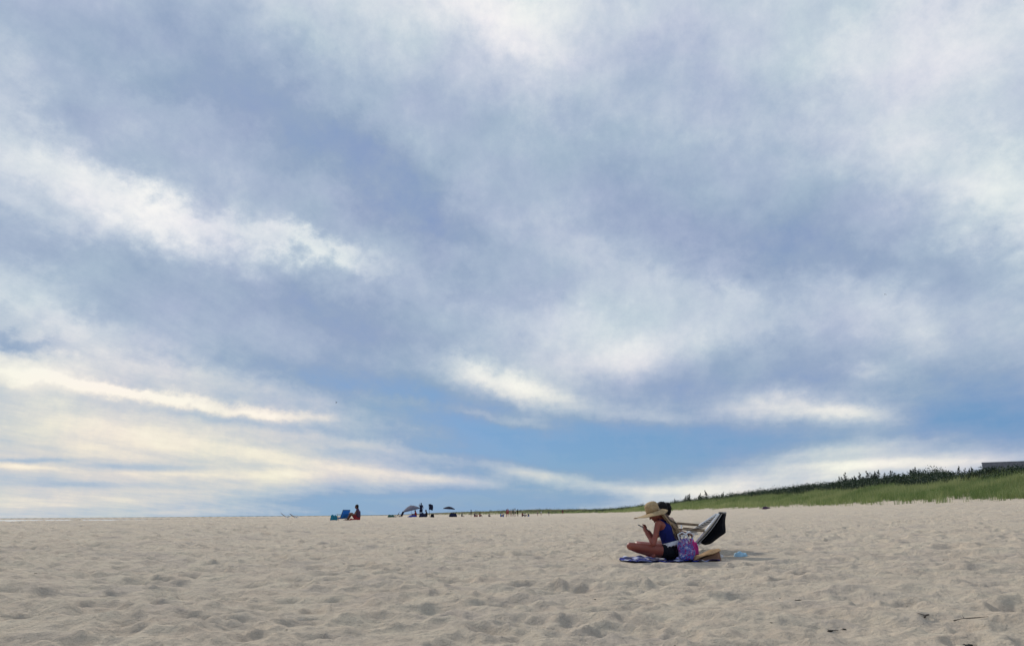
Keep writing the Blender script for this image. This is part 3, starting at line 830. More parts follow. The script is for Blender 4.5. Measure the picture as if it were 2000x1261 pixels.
def person(loc, rz, pose, skin, top, bottom, hair, label, group=None, k=1.0, voxel=.02, hat=None):
    J = J_local(pose, loc, rz, k)
    p = empty('person', loc, label, 'person', group)
    mb = MB(); torso(mb, J, k); H, fw, sd, up = head(mb, J, k); limbs(mb, J, k)
    mb.flesh('body', skin, p, voxel, 3)
    if top is not None:
        mb = MB(); torso(mb, J, k, .014 * k, 'wcs'); mb.flesh('top', top, p, voxel, 3)
    mb = MB(); mb.limb(J['hipL'], .112 * k, J['hipR'], .112 * k)
    for q in 'LR': mb.limb(J['hip' + q], .108 * k, Vector(J['hip' + q]).lerp(J['knee' + q], .5), .094 * k)
    mb.limb(J['pelvis'], .124 * k, Vector(J['pelvis']).lerp(J['waist'], .5), .115 * k)
    mb.flesh('shorts', bottom, p, voxel, 3)
    M = Matrix((fw, sd, up)).transposed()
    mb = MB(); mb.ball(H + up * .034 * k - fw * .016 * k, (.100 * k, .083 * k, .090 * k), M); mb.ball(H - up * .02 * k - fw * .045 * k, (.062 * k, .074 * k, .085 * k), M)
    mb.flesh('hair', hair, p, min(voxel, .018), 2)
    return p

# --- the woman in the straw hat
def build_woman():
    J = {'pelvis': at(1310, 1075, 10.56), 'waist': at(1308, 1057, 10.55), 'chest': at(1302, 1034, 10.53), 'neck': at(1291, 1013, 10.52), 'head': at(1279, 1002, 10.50),
         'hipL': at(1306, 1077, 10.46), 'hipR': at(1312, 1075, 10.66), 'kneeL': at(1231, 1066, 10.30), 'ankL': at(1275, 1083, 10.46), 'toeL': at(1293, 1086, 10.62),
         'kneeR': at(1246, 1063, 10.92), 'ankR': at(1264, 1081, 10.56), 'toeR': at(1277, 1085, 10.36),
         'shL': at(1285, 1022, 10.36), 'shR': at(1300, 1021, 10.70), 'elL': at(1277, 1062, 10.30), 'elR': at(1276, 1051, 10.74),
         'wrL': at(1263, 1041, 10.40), 'wrR': at(1267, 1037, 10.58)}
    J['face'] = Vector((-.80, .22, -.52)); J['crown'] = Vector((-.5, .12, .82))
    base = gpt(J['pelvis'].x, J['pelvis'].y)
    p = empty('person', base, 'woman in a straw hat and blue sleeveless top sitting cross-legged, holding a phone', 'person')
    mb = MB(); torso(mb, J, .92); H, fw, sd, up = head(mb, J, .92)
    ph = at(1255, 1029, 10.47)
    hands = {}
    for q in 'LR':
        w = J['wr' + q]; al = (ph - w) + Vector((0, 0, .01))
        hands[q] = (al, (Vector((0, 1 if q == 'L' else -1, 0)) * .6 + Vector((0, 0, .8))), Vector((-.3, 0, 1)), )
    hands = {q: (hands[q][0], hands[q][1], hands[q][2]) for q in hands}
    limbs(mb, J, .92, hands)
    mb.flesh('body', SKIN_TAN, p, .0075, 4)
    for q in (1, -1):
        MB().ball(H + fw * .080 + up * .012 + sd * .030 * q, .012).build('eye', mat('eye', (.6, .58, .55), .2, (.05, .03, .02), 60), p)
    # blue top
    tb = cloth('cobalt_blue_knit', (.014, .020, .135), (.010, .015, .10), 24)
    mb = MB(); torso(mb, J, .92, .016, 'w'); torso(mb, J, .92, .013, 'c')
    ax = (J['shL'] - J['shR']).normalized()
    for q in (1, -1):
        sh = J['neck'] * .35 + (J['shL'] if q > 0 else J['shR']) * .65
        mb.limb(J['chest'] + ax * .062 * q, .104, sh - ax * .015 * q - Vector((0, 0, .012)), .050)
    mb.limb(J['chest'], .10, J['neck'] - Vector((0, 0, .03)), .062)
    top = mb.flesh('top', tb, p, .0075, 4)
    # white fringed hem round the waist, rising towards the back
    c0 = (J['pelvis'] * .30 + J['waist'] * .70)
    rg = random.Random(4)
    fwd = Vector((-.93, .36, 0)).normalized(); lf = Vector((-.36, -.93, 0)).normalized()
    rows = []
    nseg = 72
    for r_, (zz, gr) in enumerate(((.026, .002), (.008, .010), (-.010, .018), (-.028, .026))):
        row = []
        for i in range(nseg + 1):
            a = 2 * math.pi * i / nseg
            j = .006 * math.sin(a * 23 + r_) + .004 * math.sin(a * 41)
            rise = .035 * (-math.cos(a)) * .9
            row.append(c0 + fwd * math.cos(a) * (.118 + gr + j) + lf * math.sin(a) * (.158 + gr + j) + Vector((0, 0, zz + rise + (.008 * math.sin(a * 19) if r_ == 3 else 0))))
        rows.append(row)
    MB().grid(rows, .006).build('hem', cloth('white_fringe', (.72, .72, .74), (.5, .5, .56), 60), top)
    # dark bathing shorts
    mb = MB(); mb.limb(J['hipL'], .105, J['hipR'], .105)
    mb.limb(J['pelvis'], .117, J['pelvis'].lerp(J['waist'], .10), .110)
    for q in 'LR': mb.limb(J['hip' + q], .099, J['hip' + q].lerp(J['knee' + q], .13), .090)
    mb.flesh('bathing_shorts', BLACK, p, .0075, 3)
    # straw hat: tall rounded crown, wide brim drooping over the face
    hc = at(1272, 1000, 10.50)
    n = Vector((-.33, .0, .94)).normalized(); e1 = (Vector((-1, 0, 0)) - n * Vector((-1, 0, 0)).dot(n)).normalized(); e2 = n.cross(e1)
    straw = mat('woven_straw', (.36, .24, .12), .85, (.50, .36, .20), 45, .8, 170)
    rows = []
    for k in range(13):
        t = k / 12; rows.append([])
        for i in range(65):
            a = 2 * math.pi * i / 64
            rr = .088 + .138 * t + .020 * t * math.cos(a) + .010 * t * math.sin(3 * a + .5)
            dz = -.045 * t * t * (1 - .25 * math.cos(a)) + .030 * t ** 3 * max(0, math.cos(a)) + .012 * t * math.sin(2 * a + 1.1) + .006 * t * math.sin(5 * a)
            rows[-1].append(hc + e1 * math.cos(a) * rr * 1.04 + e2 * math.sin(a) * rr * .95 + n * dz - e1 * .006)
    prof = [(.088, -.004), (.090, .028), (.090, .058), (.087, .089), (.076, .114), (.056, .130), (.030, .138), (.002, .140)]
    crown = [[hc - e1 * .028 + (e1 * math.cos(2 * math.pi * i / 48) * 1.06 + e2 * math.sin(2 * math.pi * i / 48)) * r_ + n * z_ for i in range(49)] for (r_, z_) in prof]
    hat = MB().grid(crown, .004).build('straw_hat', straw, p)
    MB().grid(rows, .004).build('brim', straw, hat)
    band = [[hc - e1 * .028 + (e1 * math.cos(2 * math.pi * i / 48) * 1.06 + e2 * math.sin(2 * math.pi * i / 48)) * .0925 + n * z_ for i in range(49)] for z_ in (.004, .016, .026)]
    MB().grid(band, .003).build('hat_band', mat('dark_straw', (.30, .20, .10), .85, (.36, .25, .13), 40), hat)
    # long sun-bleached hair down the back
    rg = np.random.default_rng(9)
    S = 300; K = 9; seg = 4
    V, Fc, T = [], [], []
    for i in range(S):
        side = rg.uniform(-1, 1); dep = rg.uniform(0, 1)
        root = H + up * .03 - fw * (.045 + .04 * dep) + sd * side * .062
        p1 = H - up * .085 - fw * (.085 + .03 * dep) + sd * side * .066
        e_ = at(1320 + rg.normal(0, 5.0) + side * 3, 1041 + rg.normal(0, 6.5), 10.50 - side * .07 + rg.normal(0, .02))
        m_ = at(1306 + rg.normal(0, 3.2) + dep * 5 + side * 1.5, 1020 + rg.normal(0, 1.5), 10.49 - side * .085)
        cps = [root, p1, m_, e_]
        w0 = rg.uniform(.005, .010); ph_ = rg.uniform(0, 6.28); tone = np.clip(.5 + .6 * rg.normal(), 0, 1)
        b0 = len(V)
        for k in range(K):
            t = k / (K - 1)
            q = cps[0] * (1 - t) ** 3 + cps[1] * 3 * t * (1 - t) ** 2 + cps[2] * 3 * t * t * (1 - t) + cps[3] * t ** 3
            q = q + Vector((math.sin(ph_ + t * 9), math.cos(ph_ + t * 7), 0)) * .007 * t
            w = w0 * (1 - .75 * t ** 3)
            for j in range(seg):
                a = j * math.pi / 2
                V.append((q.x + math.cos(a) * w, q.y + math.sin(a) * w, q.z + .4 * w * math.cos(a))); T.append(tone)
        for k in range(K - 1):
            for j in range(seg):
                Fc.append((b0 + k * seg + j, b0 + k * seg + (j + 1) % seg, b0 + (k + 1) * seg + (j + 1) % seg, b0 + (k + 1) * seg + j))
    link('hair', mesh_np('hair', V, Fc, {'tone': T}), mat('sun_bleached_hair', (.055, .032, .020), .5, (.40, .28, .16), attr='tone', spec=.4), p)
    # phone in her hands
    c = ph; xd = (at(1249, 1025, 10.47) - at(1262, 1032, 10.47)).normalized(); yd = Vector((0, 1, 0)); nd = xd.cross(yd).normalized(); yd = nd.cross(xd)
    M = Matrix((xd, yd, nd)).transposed()
    f = empty('phone', c, 'slim phone held in the hands of the woman in the straw hat', 'phone')
    MB().box(c, (.145, .072, .008), M, .003).build('case', mat('phone_case', (.10, .11, .15), .35, spec=.5), f)
    MB().box(c + nd * (.0055 if nd.z > 0 else -.0055), (.132, .064, .002), M).build('screen', mat('phone_screen', (.02, .025, .035), .06, spec=.7), f, False)
build_woman()

# --- her companion behind, seen past the hat and the hair
def build_companion():
    J = {'pelvis': at(1318, 1062, 11.42), 'waist': at(1317, 1048, 11.40), 'chest': at(1310, 1028, 11.38), 'neck': at(1300, 1010, 11.36), 'head': at(1291, 995, 11.34),
         'hipL': at(1315, 1064, 11.32), 'hipR': at(1320, 1062, 11.52), 'kneeL': at(1274, 1066, 11.22), 'ankL': at(1292, 1075, 11.32), 'toeL': at(1304, 1077, 11.46),
         'kneeR': at(1276, 1062, 11.70), 'ankR': at(1288, 1073, 11.46), 'toeR': at(1297, 1076, 11.30),
         'shL': at(1307, 1017, 11.20), 'shR': at(1311, 1016, 11.54), 'elL': at(1324, 1037, 11.14), 'elR': at(1296, 1042, 11.60), 'wrL': at(1340, 1041, 11.16), 'wrR': at(1280, 1048, 11.50)}
    J['face'] = Vector((-.9, .3, -.28)); J['crown'] = Vector((-.28, 0, .95))
    p = empty('person', gpt(J['pelvis'].x, J['pelvis'].y), 'dark-haired person with a bun sitting behind the woman in the straw hat', 'person')
    mb = MB(); torso(mb, J, .90); H, fw, sd, up = head(mb, J, .90)
    limbs(mb, J, .90, {'L': (J['wrL'] - J['elL'], Vector((0, 0, -1)), Vector((0, 1, 0))), 'R': (J['wrR'] - J['elR'], Vector((0, 0, -1)), Vector((0, -1, 0)))})
    mb.flesh('body', SKIN_BROWN, p, .009, 4)
    mb = MB(); torso(mb, J, .90, .013, 'w'); mb.flesh('swim_top', BLACK, p, .009, 3)
    mb = MB(); mb.limb(J['hipL'], .102, J['hipR'], .102); mb.limb(J['pelvis'], .112, J['pelvis'].lerp(J['waist'], .4), .106); mb.flesh('swim_bottoms', BLACK, p, .009, 3)
    M = Matrix((fw, sd, up)).transposed()
    mb = MB(); mb.ball(H + up * .03 - fw * .018, (.098, .083, .088), M); mb.ball(H - up * .012 - fw * .045, (.06, .074, .08), M)
    hr = mb.flesh('hair', M_HAIR_DARK, p, .009, 2)
    mb = MB()
    for (px, py, r) in ((1304, 986, .044), (1305.5, 992, .050), (1306, 998, .040), (1302, 989, .04), (1306, 1003, .025)): mb.ball(at(px, py, 11.36), r)
    mb.flesh('hair_bun', M_HAIR_DARK, hr, .009, 2)
build_companion()

# ------------------------------------------------------------------ folding beach chairs
def stripes(name, cols, attr='stripe'):
    mt = bpy.data.materials.new(name); mt.use_nodes = True; nt = mt.node_tree
    a = nt.nodes.new('ShaderNodeAttribute'); a.attribute_name = attr
    r = nt.nodes.new('ShaderNodeValToRGB'); r.color_ramp.interpolation = 'CONSTANT'
    n = len(cols); e = r.color_ramp.elements
    while len(e) < n: e.new(.5)
    for i, (p, c) in enumerate(cols): e[i].position = p; e[i].color = tuple(c) + (1,)
    nt.links.new(a.outputs['Fac'], r.inputs[0])
    b = nt.nodes['Principled BSDF']; b.inputs['Roughness'].default_value = .85; b.inputs['Specular IOR Level'].default_value = .15
    nt.links.new(r.outputs[0], b.inputs['Base Color'])
    n2 = nt.nodes.new('ShaderNodeTexNoise'); n2.inputs['Scale'].default_value = 150
    bp = nt.nodes.new('ShaderNodeBump'); bp.inputs['Strength'].default_value = .2
    nt.links.new(n2.outputs['Fac'], bp.inputs['Height']); nt.links.new(bp.outputs[0], b.inputs['Normal'])
    return mt

def sling(fn, nu, nv, sag, stripe, thick=.006):
    """fabric slung between two tubes: fn(u across, v along) gives the flat point, sag(u, v) its depth vector"""
    V, A = [], []
    for i in range(nv + 1):
        for j in range(nu + 1):
            u, v = j / nu, i / nv
            V.append(fn(u, v) + sag(u, v)); A.append(stripe(u, v))
    f = [(i * (nu + 1) + j, i * (nu + 1) + j + 1, (i + 1) * (nu + 1) + j + 1, (i + 1) * (nu + 1) + j) for i in range(nv) for j in range(nu)]
    me = mesh_np('sling', np.array([tuple(v) for v in V]), np.array(f), {'stripe': A})
    return me

def beach_chair(label, O, fdir, beta, Lb, fabric, stripe, tube=None, arm=None, pouch=None, group=None, k=1.0, seat_len=.42, bar=None, zs=.13, sag=.045):
    """O: ground point under the hinge of the back; fdir: way it faces"""
    tube = tube or M_METAL; arm = arm or M_WOOD
    f = Vector(fdir).normalized(); l = Vector((0, 0, 1)).cross(f)
    P = lambda x, y, z: O + (f * x + l * y + Vector((0, 0, z))) * k
    c = empty('beach_chair', O, label, 'chair', group)
    hw = .27
    bd = lambda t: (-math.cos(beta) * t, zs + math.sin(beta) * t)
    for q in (1, -1):
        x1, z1 = bd(Lb)
        MB().tube([P(.02, hw * q, zs - .01), P(bd(Lb * .5)[0], hw * q, bd(Lb * .5)[1]), P(x1, hw * q, z1)], .0125 * k, 10).build('back_tube', tube, c)
        MB().tube([P(-.05, hw * q, zs - .015), P(seat_len, hw * q, zs + .05)], .0125 * k, 10).build('seat_tube', tube, c)
        MB().tube([P(seat_len * .55, (hw + .016) * q, zs + .03), P(seat_len * .15, (hw + .016) * q, .0), P(-.02, (hw + .016) * q, -.01)], .011 * k, 8).build('leg', tube, c)
        MB().tube([P(.0, (hw + .016) * q, zs + .01), P(seat_len * .95, (hw + .016) * q, -.01)], .011 * k, 8).build('leg', tube, c)
        ta = .215; xa, za = bd(ta)
        MB().box((P(xa, (hw + .03) * q, za + .01) + P(seat_len * .62, (hw + .03) * q, za + .045)) / 2, (((seat_len * .62 - xa)) * 1.06 * k, .045 * k, .018 * k),
                 (Matrix((f, l, Vector((0, 0, 1)))).transposed() @ Euler((0, -math.atan2(.035, seat_len * .62 - xa), 0)).to_matrix()), .004).build('armrest', arm, c)
        MB().tube([P(seat_len * .5, (hw + .016) * q, za + .03), P(seat_len * .5, (hw + .016) * q, zs + .03)], .010 * k, 8).build('arm_post', tube, c)
    MB().tube([P(*(bd(Lb)[0], -hw - .012, bd(Lb)[1])), P(bd(Lb)[0], hw + .012, bd(Lb)[1])], .0135 * k, 10).build('top_bar', bar or tube, c)
    MB().tube([P(seat_len, -hw, zs + .05), P(seat_len, hw, zs + .05)], .0125 * k, 10).build('front_bar', tube, c)
    nb = (f * math.sin(beta) + Vector((0, 0, 1)) * math.cos(beta)) * -1.0       # out of the back
    bf = sling(lambda u, v: P(bd(Lb * (.02 + .97 * v))[0], (u * 2 - 1) * hw, bd(Lb * (.02 + .97 * v))[1]), 24, 24,
               lambda u, v: nb * (sag * k * math.sin(math.pi * v) * (1 - (2 * u - 1) ** 4)), stripe)
    link('back_fabric', bf, fabric, c)
    sf = sling(lambda u, v: P(seat_len * v, (u * 2 - 1) * hw, zs + .05 * v), 16, 12, lambda u, v: Vector((0, 0, -.05 * k * math.sin(math.pi * v) * (1 - (2 * u - 1) ** 4))), stripe)
    link('seat_fabric', sf, fabric, c)
    if pouch:
        mb = MB(); rings = []
        for i in range(17):
            t = .985 - .945 * i / 16
            bl = float(np.interp(t, [0, .14, .40, .62, .83, 1], [.03, .085, .125, .150, .055, .006])) * pouch[1]
            front = [P(bd(Lb * t)[0], (u * 2 - 1) * hw * .98, bd(Lb * t)[1]) + nb * (.010 + sag * math.sin(math.pi * t) * (1 - (2 * u - 1) ** 4)) * k for u in np.linspace(0, pouch[2], 13)]
            rear = [P(bd(Lb * t)[0], (u * 2 - 1) * hw * .99, bd(Lb * t)[1]) + nb * (.016 + sag * math.sin(math.pi * t) * (1 - (2 * u - 1) ** 4) + bl * (.62 + .38 * math.sin(math.pi * u / pouch[2])) * (1 + .08 * math.sin(9 * u + 7 * t))) * k for u in np.linspace(pouch[2], 0, 13)]
            rings.append([mb.bm.verts.new(p) for p in front + rear])
        for i in range(16):
            for j in range(26):
                mb.bm.faces.new((rings[i][j], rings[i][(j + 1) % 26], rings[i + 1][(j + 1) % 26], rings[i + 1][j]))
        mb.bm.faces.new(rings[0]); mb.bm.faces.new(rings[-1])
        mb.build('storage_pouch', pouch[0], c)
    return c

def ground_under(v): return Vector((v.x, v.y, gpt(v.x, v.y).z))
NVY, WHT, CRM = (.012, .018, .06), (.76, .78, .82), (.42, .41, .35)
near_fabric = stripes('cream_and_navy_stripe', [(0, WHT), (.06, NVY), (.46, WHT), (.58, NVY), (.80, CRM), (.95, WHT)])
far_fabric = stripes('navy_and_white_stripe', [(q / 24.0, NVY if q % 2 else WHT) for q in range(24)])
fd = Vector((-.90, .44, 0)).normalized(); ld = Vector((0, 0, 1)).cross(fd)
fd1 = Vector((-.912, .41, 0)).normalized(); ld1 = Vector((0, 0, 1)).cross(fd1)
h1 = at(1358, 1062, 10.80); t1 = at(1402, 1001, 10.58)
L1 = (t1 - h1).length; b1 = math.atan2(t1.z - h1.z, math.hypot(t1.x - h1.x, t1.y - h1.y))
O1 = h1 - ld1 * .27; O1.z = gpt(O1.x, O1.y).z
beach_chair('low folding chair with white tubes and a large black pouch hanging behind its back', O1, fd1, b1, L1, near_fabric, lambda u, v: u, pouch=(BLACK, 1.0, .45), bar=M_DKMETAL, zs=h1.z - O1.z, sag=.018)
h2 = at(1341, 1042, 11.75); t2 = at(1397, 1004, 11.52)
L2 = (t2 - h2).length; b2 = math.atan2(t2.z - h2.z, math.hypot(t2.x - h2.x, t2.y - h2.y))
O2 = h2 - ld * .27; O2.z = gpt(O2.x, O2.y).z
beach_chair('reclined chair with blue and white crosswise stripes beyond the black-pouched chair', O2, fd, b2, L2 * 1.0, far_fabric, lambda u, v: v, bar=M_METAL, zs=h2.z - O2.z, sag=.02)

# ------------------------------------------------------------------ things round the two sitters
def splotch(name, cols, scale, rough=.9, vor=True):
    mt = bpy.data.materials.new(name); mt.use_nodes = True; nt = mt.node_tree; b = nt.nodes['Principled BSDF']
    tc = nt.nodes.new('ShaderNodeTexCoord'); nz = nt.nodes.new('ShaderNodeTexNoise'); nz.inputs['Scale'].default_value = scale * .7
    nt.links.new(tc.outputs['Object'], nz.inputs['Vector'])
    va = nt.nodes.new('ShaderNodeVectorMath'); va.operation = 'MULTIPLY_ADD'; va.inputs[1].default_value = (.12, .12, .12)
    nt.links.new(nz.outputs['Color'], va.inputs[0]); nt.links.new(tc.outputs['Object'], va.inputs[2])
    v = nt.nodes.new('ShaderNodeTexVoronoi'); v.inputs['Scale'].default_value = scale; nt.links.new(va.outputs[0], v.inputs['Vector'])
    sp = nt.nodes.new('ShaderNodeSeparateColor'); nt.links.new(v.outputs['Color'], sp.inputs[0])
    r = nt.nodes.new('ShaderNodeValToRGB'); r.color_ramp.interpolation = 'CONSTANT'; e = r.color_ramp.elements
    while len(e) < len(cols): e.new(.5)
    for i, c in enumerate(cols): e[i].position = i / len(cols); e[i].color = tuple(c) + (1,)
    nt.links.new(sp.outputs[0], r.inputs[0]); nt.links.new(r.outputs[0], b.inputs['Base Color'])
    b.inputs['Roughness'].default_value = rough; b.inputs['Specular IOR Level'].default_value = .15
    return mt

def fbm3(p, s):
    return math.sin(p[0] * s + 1.3 * math.sin(p[1] * s * 1.3)) * .5 + math.sin(p[1] * s * 1.7 + p[0] * s * .6) * .3 + math.sin((p[0] + p[1]) * s * 2.9) * .2

def build_blanket():
    rows = []
    x0, x1 = at(1222, 1085, 10.4).x, at(1390, 1085, 10.4).x
    for i in range(30):
        v = i / 29; row = []
        for j in range(80):
            u = j / 79
            X = x0 + (x1 - x0) * u + .05 * math.sin(v * 7 + 1); Y = 10.14 + .98 * v + .05 * math.sin(u * 9) + .03 * math.sin(u * 23)
            edge = min(u, 1 - u, v, 1 - v)
            w = .014 * fbm3((X, Y), 9) + (.022 * abs(math.sin(X * 17 + Y * 5)) * max(0, 1 - edge * 9))
            row.append(Vector((X, Y, .010 + w)))
        rows.append(row)
    zz = ground_z(np.array([[p.x for p in r_] for r_ in rows]), np.array([[p.y for p in r_] for r_ in rows]))
    for i, r_ in enumerate(rows):
        for j, p in enumerate(r_): p.z += float(zz[i, j])
    o = MB().grid(rows, .008).build('beach_blanket', splotch('blue_print', [(.010, .012, .055), (.015, .022, .20), (.010, .012, .055), (.22, .25, .48), (.02, .03, .30), (.012, .015, .08), (.012, .014, .06), (.55, .57, .66)], 15))
    tag(o, 'blue and white printed blanket spread on the sand under the two sitters', 'blanket')
build_blanket()

def build_tote():
    b = at(1341, 1087, 10.36); zb = max(gpt(b.x, b.y).z + .04, b.z)
    o = empty('tote_bag', (b.x, b.y, zb), 'pink, blue and white patterned cloth tote bag behind the seated woman', 'bag')
    rows = []
    for i in range(15):
        v = i / 14; row = []
        hw = .092 + .012 * math.sin(v * 5) + .012 * v; hd = .070 * (1 - .35 * v)
        for j in range(41):
            a = 2 * math.pi * j / 40
            ca, sa = math.cos(a), math.sin(a)
            e = lambda t: math.copysign(abs(t) ** .6, t)
            wob = 1 + .06 * math.sin(5 * a + 6 * v) + .04 * math.sin(9 * a - 4 * v)
            row.append(Vector((b.x + e(ca) * hw * wob + .02 * v * math.sin(7 * v), b.y + e(sa) * hd * wob, zb - .03 + v * .26 + (.012 * math.sin(3 * a) if i == 14 else 0))))
        rows.append(row)
    MB().grid(rows, .005).build('body', splotch('pink_blue_print', [(.30, .03, .15), (.20, .24, .45), (.04, .07, .32), (.22, .20, .42), (.50, .50, .64), (.30, .025, .16), (.10, .14, .38), (.20, .14, .36), (.08, .10, .34)], 46), o)
    MB().box((b.x, b.y, zb - .022), (.17, .11, .012), None, .004).build('base', ROYAL, o)
    for (dx, dy, lean) in ((-.02, -.045, -.03), (.02, .045, .05)):
        MB().tube([(b.x + dx - .065, b.y + dy, zb + .20), (b.x + dx - .060 + lean, b.y + dy, zb + .29), (b.x + dx + lean, b.y + dy, zb + .32), (b.x + dx + .060 + lean, b.y + dy, zb + .285), (b.x + dx + .065, b.y + dy, zb + .20)], .009, 8).build('handle', WHITE, o)
build_tote()

def crumple(name, c, rx, ry, rz, material, label, cat, seed, f=9.0, lift=.0):
    """soft heap of folded cloth resting on the ground"""
    rows = []
    for i in range(17):
        v = i / 16; row = []
        for j in range(37):
            a = 2 * math.pi * j / 36
            r = math.sin(v * math.pi * .5) if v < 1 else 1
            fold = 1 + .18 * math.sin(3 * a + seed) + .12 * math.sin(7 * a + 2 * seed + 3 * v)
            lm = .22 * math.sin(f * v + 2 * a + seed) + .16 * math.sin(4 * a + seed * 3 + 5 * v)
            z = max(0.0, 1 - v ** 3.2) * (1 + lm * min(1, v * 2.5)) * (1 - .25 * math.sin(seed * 5 + 3 * v) * v)
            row.append(Vector((c.x + math.cos(a) * rx * r * fold, c.y + math.sin(a) * ry * r * fold, c.z + max(z, -.1) * rz - .015 * v + lift)))
        rows.append(row)
    o = MB().grid(rows, .006).build(name, material)
    return tag(o, label, cat)
mg = at(1352, 1064, 10.56)
crumple('rolled_towel', Vector((mg.x, mg.y, gpt(mg.x, mg.y).z + .05)), .075, .10, .19, cloth('magenta_towel', (.38, .02, .14), (.50, .05, .24), 18), 'magenta towel heaped between the tote bag and the chair', 'towel', 1.3)
aq = at(1445, 1079, 10.98)
crumple('small_towel', gpt(aq.x, aq.y), .095, .08, .055, cloth('aqua_towel', (.30, .50, .62), (.44, .62, .76), 14), 'pale blue cloth crumpled on the sand right of the chairs', 'cloth', 2.2)
wt = at(1408, 1081, 10.95)
crumple('crumpled_paper', gpt(wt.x, wt.y), .035, .03, .035, cloth('white_paper', (.72, .70, .68)), 'small crumpled white scrap beside the straw bag', 'paper', .4)

def build_straw_bag():
    b = at(1381, 1090, 10.34); z0 = gpt(b.x, b.y).z - .01
    b = Vector((b.x, b.y, z0))
    o = empty('straw_bag', b, 'tan woven straw bag with a curved flap lying beside the tote bag', 'bag')
    st = mat('woven_raffia', (.36, .21, .10), .85, (.48, .30, .15), 40, .9, 130); dk = mat('brown_raffia', (.20, .10, .065), .85, (.27, .15, .09), 40, .9, 130)
    rows = []
    for i in range(11):                          # body: slumped wedge, taller on the right
        v = i / 10; row = []
        for j in range(37):
            a = 2 * math.pi * j / 36
            e = lambda t, p=.55: math.copysign(abs(t) ** p, t)
            x = e(math.cos(a)) * .175 * (1 - .10 * v); y = e(math.sin(a)) * .085 * (1 - .25 * v)
            top = .085 + .055 * (x / .175) + .01 * math.sin(4 * a)
            row.append(b + Vector((x + .01, y, top * v)))
        rows.append(row)
    MB().grid(rows, .005).build('body', dk, o)
    rows = []
    for i in range(15):                          # flap: domed lid hanging over the front edge
        v = i / 14; row = []
        for j in range(25):
            u = j / 24
            x = -.185 + .37 * u
            y = .08 - .20 * v * (.45 + .55 * math.sin(math.pi * min(1, max(0, u * .95 + .02))))
            z = .105 + .055 * (x / .175) + .030 * math.sin(math.pi * v * .8) * math.sin(math.pi * u) - .060 * max(0, v - .45) ** 1.2 + .006 * math.sin(9 * u + 5 * v)
            row.append(b + Vector((x, y, z)))
        rows.append(row)
    MB().grid(rows, .007).build('flap', st, o)
    MB().tube([b + Vector((-.10, .07, .10)), b + Vector((-.13, .11, .06)), b + Vector((-.02, .13, .03)), b + Vector((.10, .11, .08)), b + Vector((.11, .07, .14))], .006, 7).build('strap', dk, o)
build_straw_bag()

# ------------------------------------------------------------------ people and things farther along the beach
def far_chair(px, Y, rz, fab, label, k=1.0, beta=58, tube=None, Lb=.6, group=None, seat_len=.42, pouch=None):
    p = spot(px, Y); p = gpt(p.x, p.y)
    return beach_chair(label, p, (math.cos(rz), math.sin(rz), 0), R(beta), Lb, fab, lambda u, v: u, tube=tube, k=k, group=group, seat_len=seat_len, pouch=pouch, arm=tube)
def gp(px, Y, dz=0):
    p = spot(px, Y); q = gpt(p.x, p.y); q.z += dz; return q

# pair at the berm: dark sitter and blue chair
person(gp(699, 43), R(180), SIT, SKIN_DARK, PLUM, REDC, M_HAIR_DARK, 'sunbather sitting upright on the sand beside the blue chair, facing the water', k=1.02, voxel=.014)
far_chair(671, 43.3, R(146), BLUE, 'bright blue beach chair next to the lone upright sitter', beta=66, tube=M_DKMETAL, Lb=.50, pouch=(BLUE, .7, 1.0))
crumple('beach_bag', gp(652, 42.8), .17, .16, .26, TEAL, 'teal bag heaped in front of the bright blue chair', 'bag', 2.9)
crumple('red_towel', gp(690, 42.7), .22, .16, .10, REDC, 'red towel bunched by the lone sitter beside the blue chair', 'towel', 4.4)
# two empty chairs far left
far_chair(558, 74, R(20), NAVY, 'left of the two low empty chairs far off by the water', beta=38, tube=M_METAL, Lb=.68)
far_chair(575, 74.5, R(25), GREY, 'right of the two low empty chairs far off by the water', beta=34, tube=M_METAL, Lb=.58)

def umbrella(px, Y, zc, rad, tilt, taz, fabric, label, rise=.42):
    b = gp(px, Y); top = Vector((b.x, b.y, zc))
    o = empty('beach_umbrella', b, label, 'umbrella')
    ax = Vector((math.cos(taz) * math.sin(tilt), math.sin(taz) * math.sin(tilt), math.cos(tilt)))
    e1 = ax.cross(Vector((0, 1, 0.01))).normalized(); e2 = ax.cross(e1)
    hub = top; mid = top - ax * .75
    MB().tube([Vector((mid.x, mid.y, b.z - .15)), mid], .02, 8).build('pole', M_METAL, o)
    MB().tube([mid, hub + ax * .10], .016, 8).build('tilt_pole', M_METAL, o)
    def pt(a, t):
        sc = 1 - .05 * t * (1 - abs(math.cos(4 * a)))
        return hub + (e1 * math.cos(a) + e2 * math.sin(a)) * rad * t * sc - ax * rise * (t ** 1.7)
    rows = [[pt(2 * math.pi * j / 64, max(.01, i / 9)) for j in range(65)] for i in range(10)]
    cn = MB().grid(rows, .006).build('canopy', fabric, o)
    vz = [[hub + (e1 * math.cos(2 * math.pi * j / 64) + e2 * math.sin(2 * math.pi * j / 64)) * rad * (1.0 - .05 * (1 - abs(math.cos(4 * 2 * math.pi * j / 64)))) * (1 + .012 * q) - ax * (rise + .10 * q) for j in range(65)] for q in (0, 1)]
    MB().grid(vz, .004).build('valance', fabric, cn)
    for j in range(8):
        a = 2 * math.pi * j / 8
        MB().tube([pt(a, t) - ax * .015 for t in (.02, .35, .7, 1.0)], .008, 5).build('rib', M_METAL, o)
umbrella(801, 97, at(801, 986.5, 97).z, 1.10, R(13), R(190), GREY, 'grey-mauve tilted beach umbrella above the far group', rise=.55)
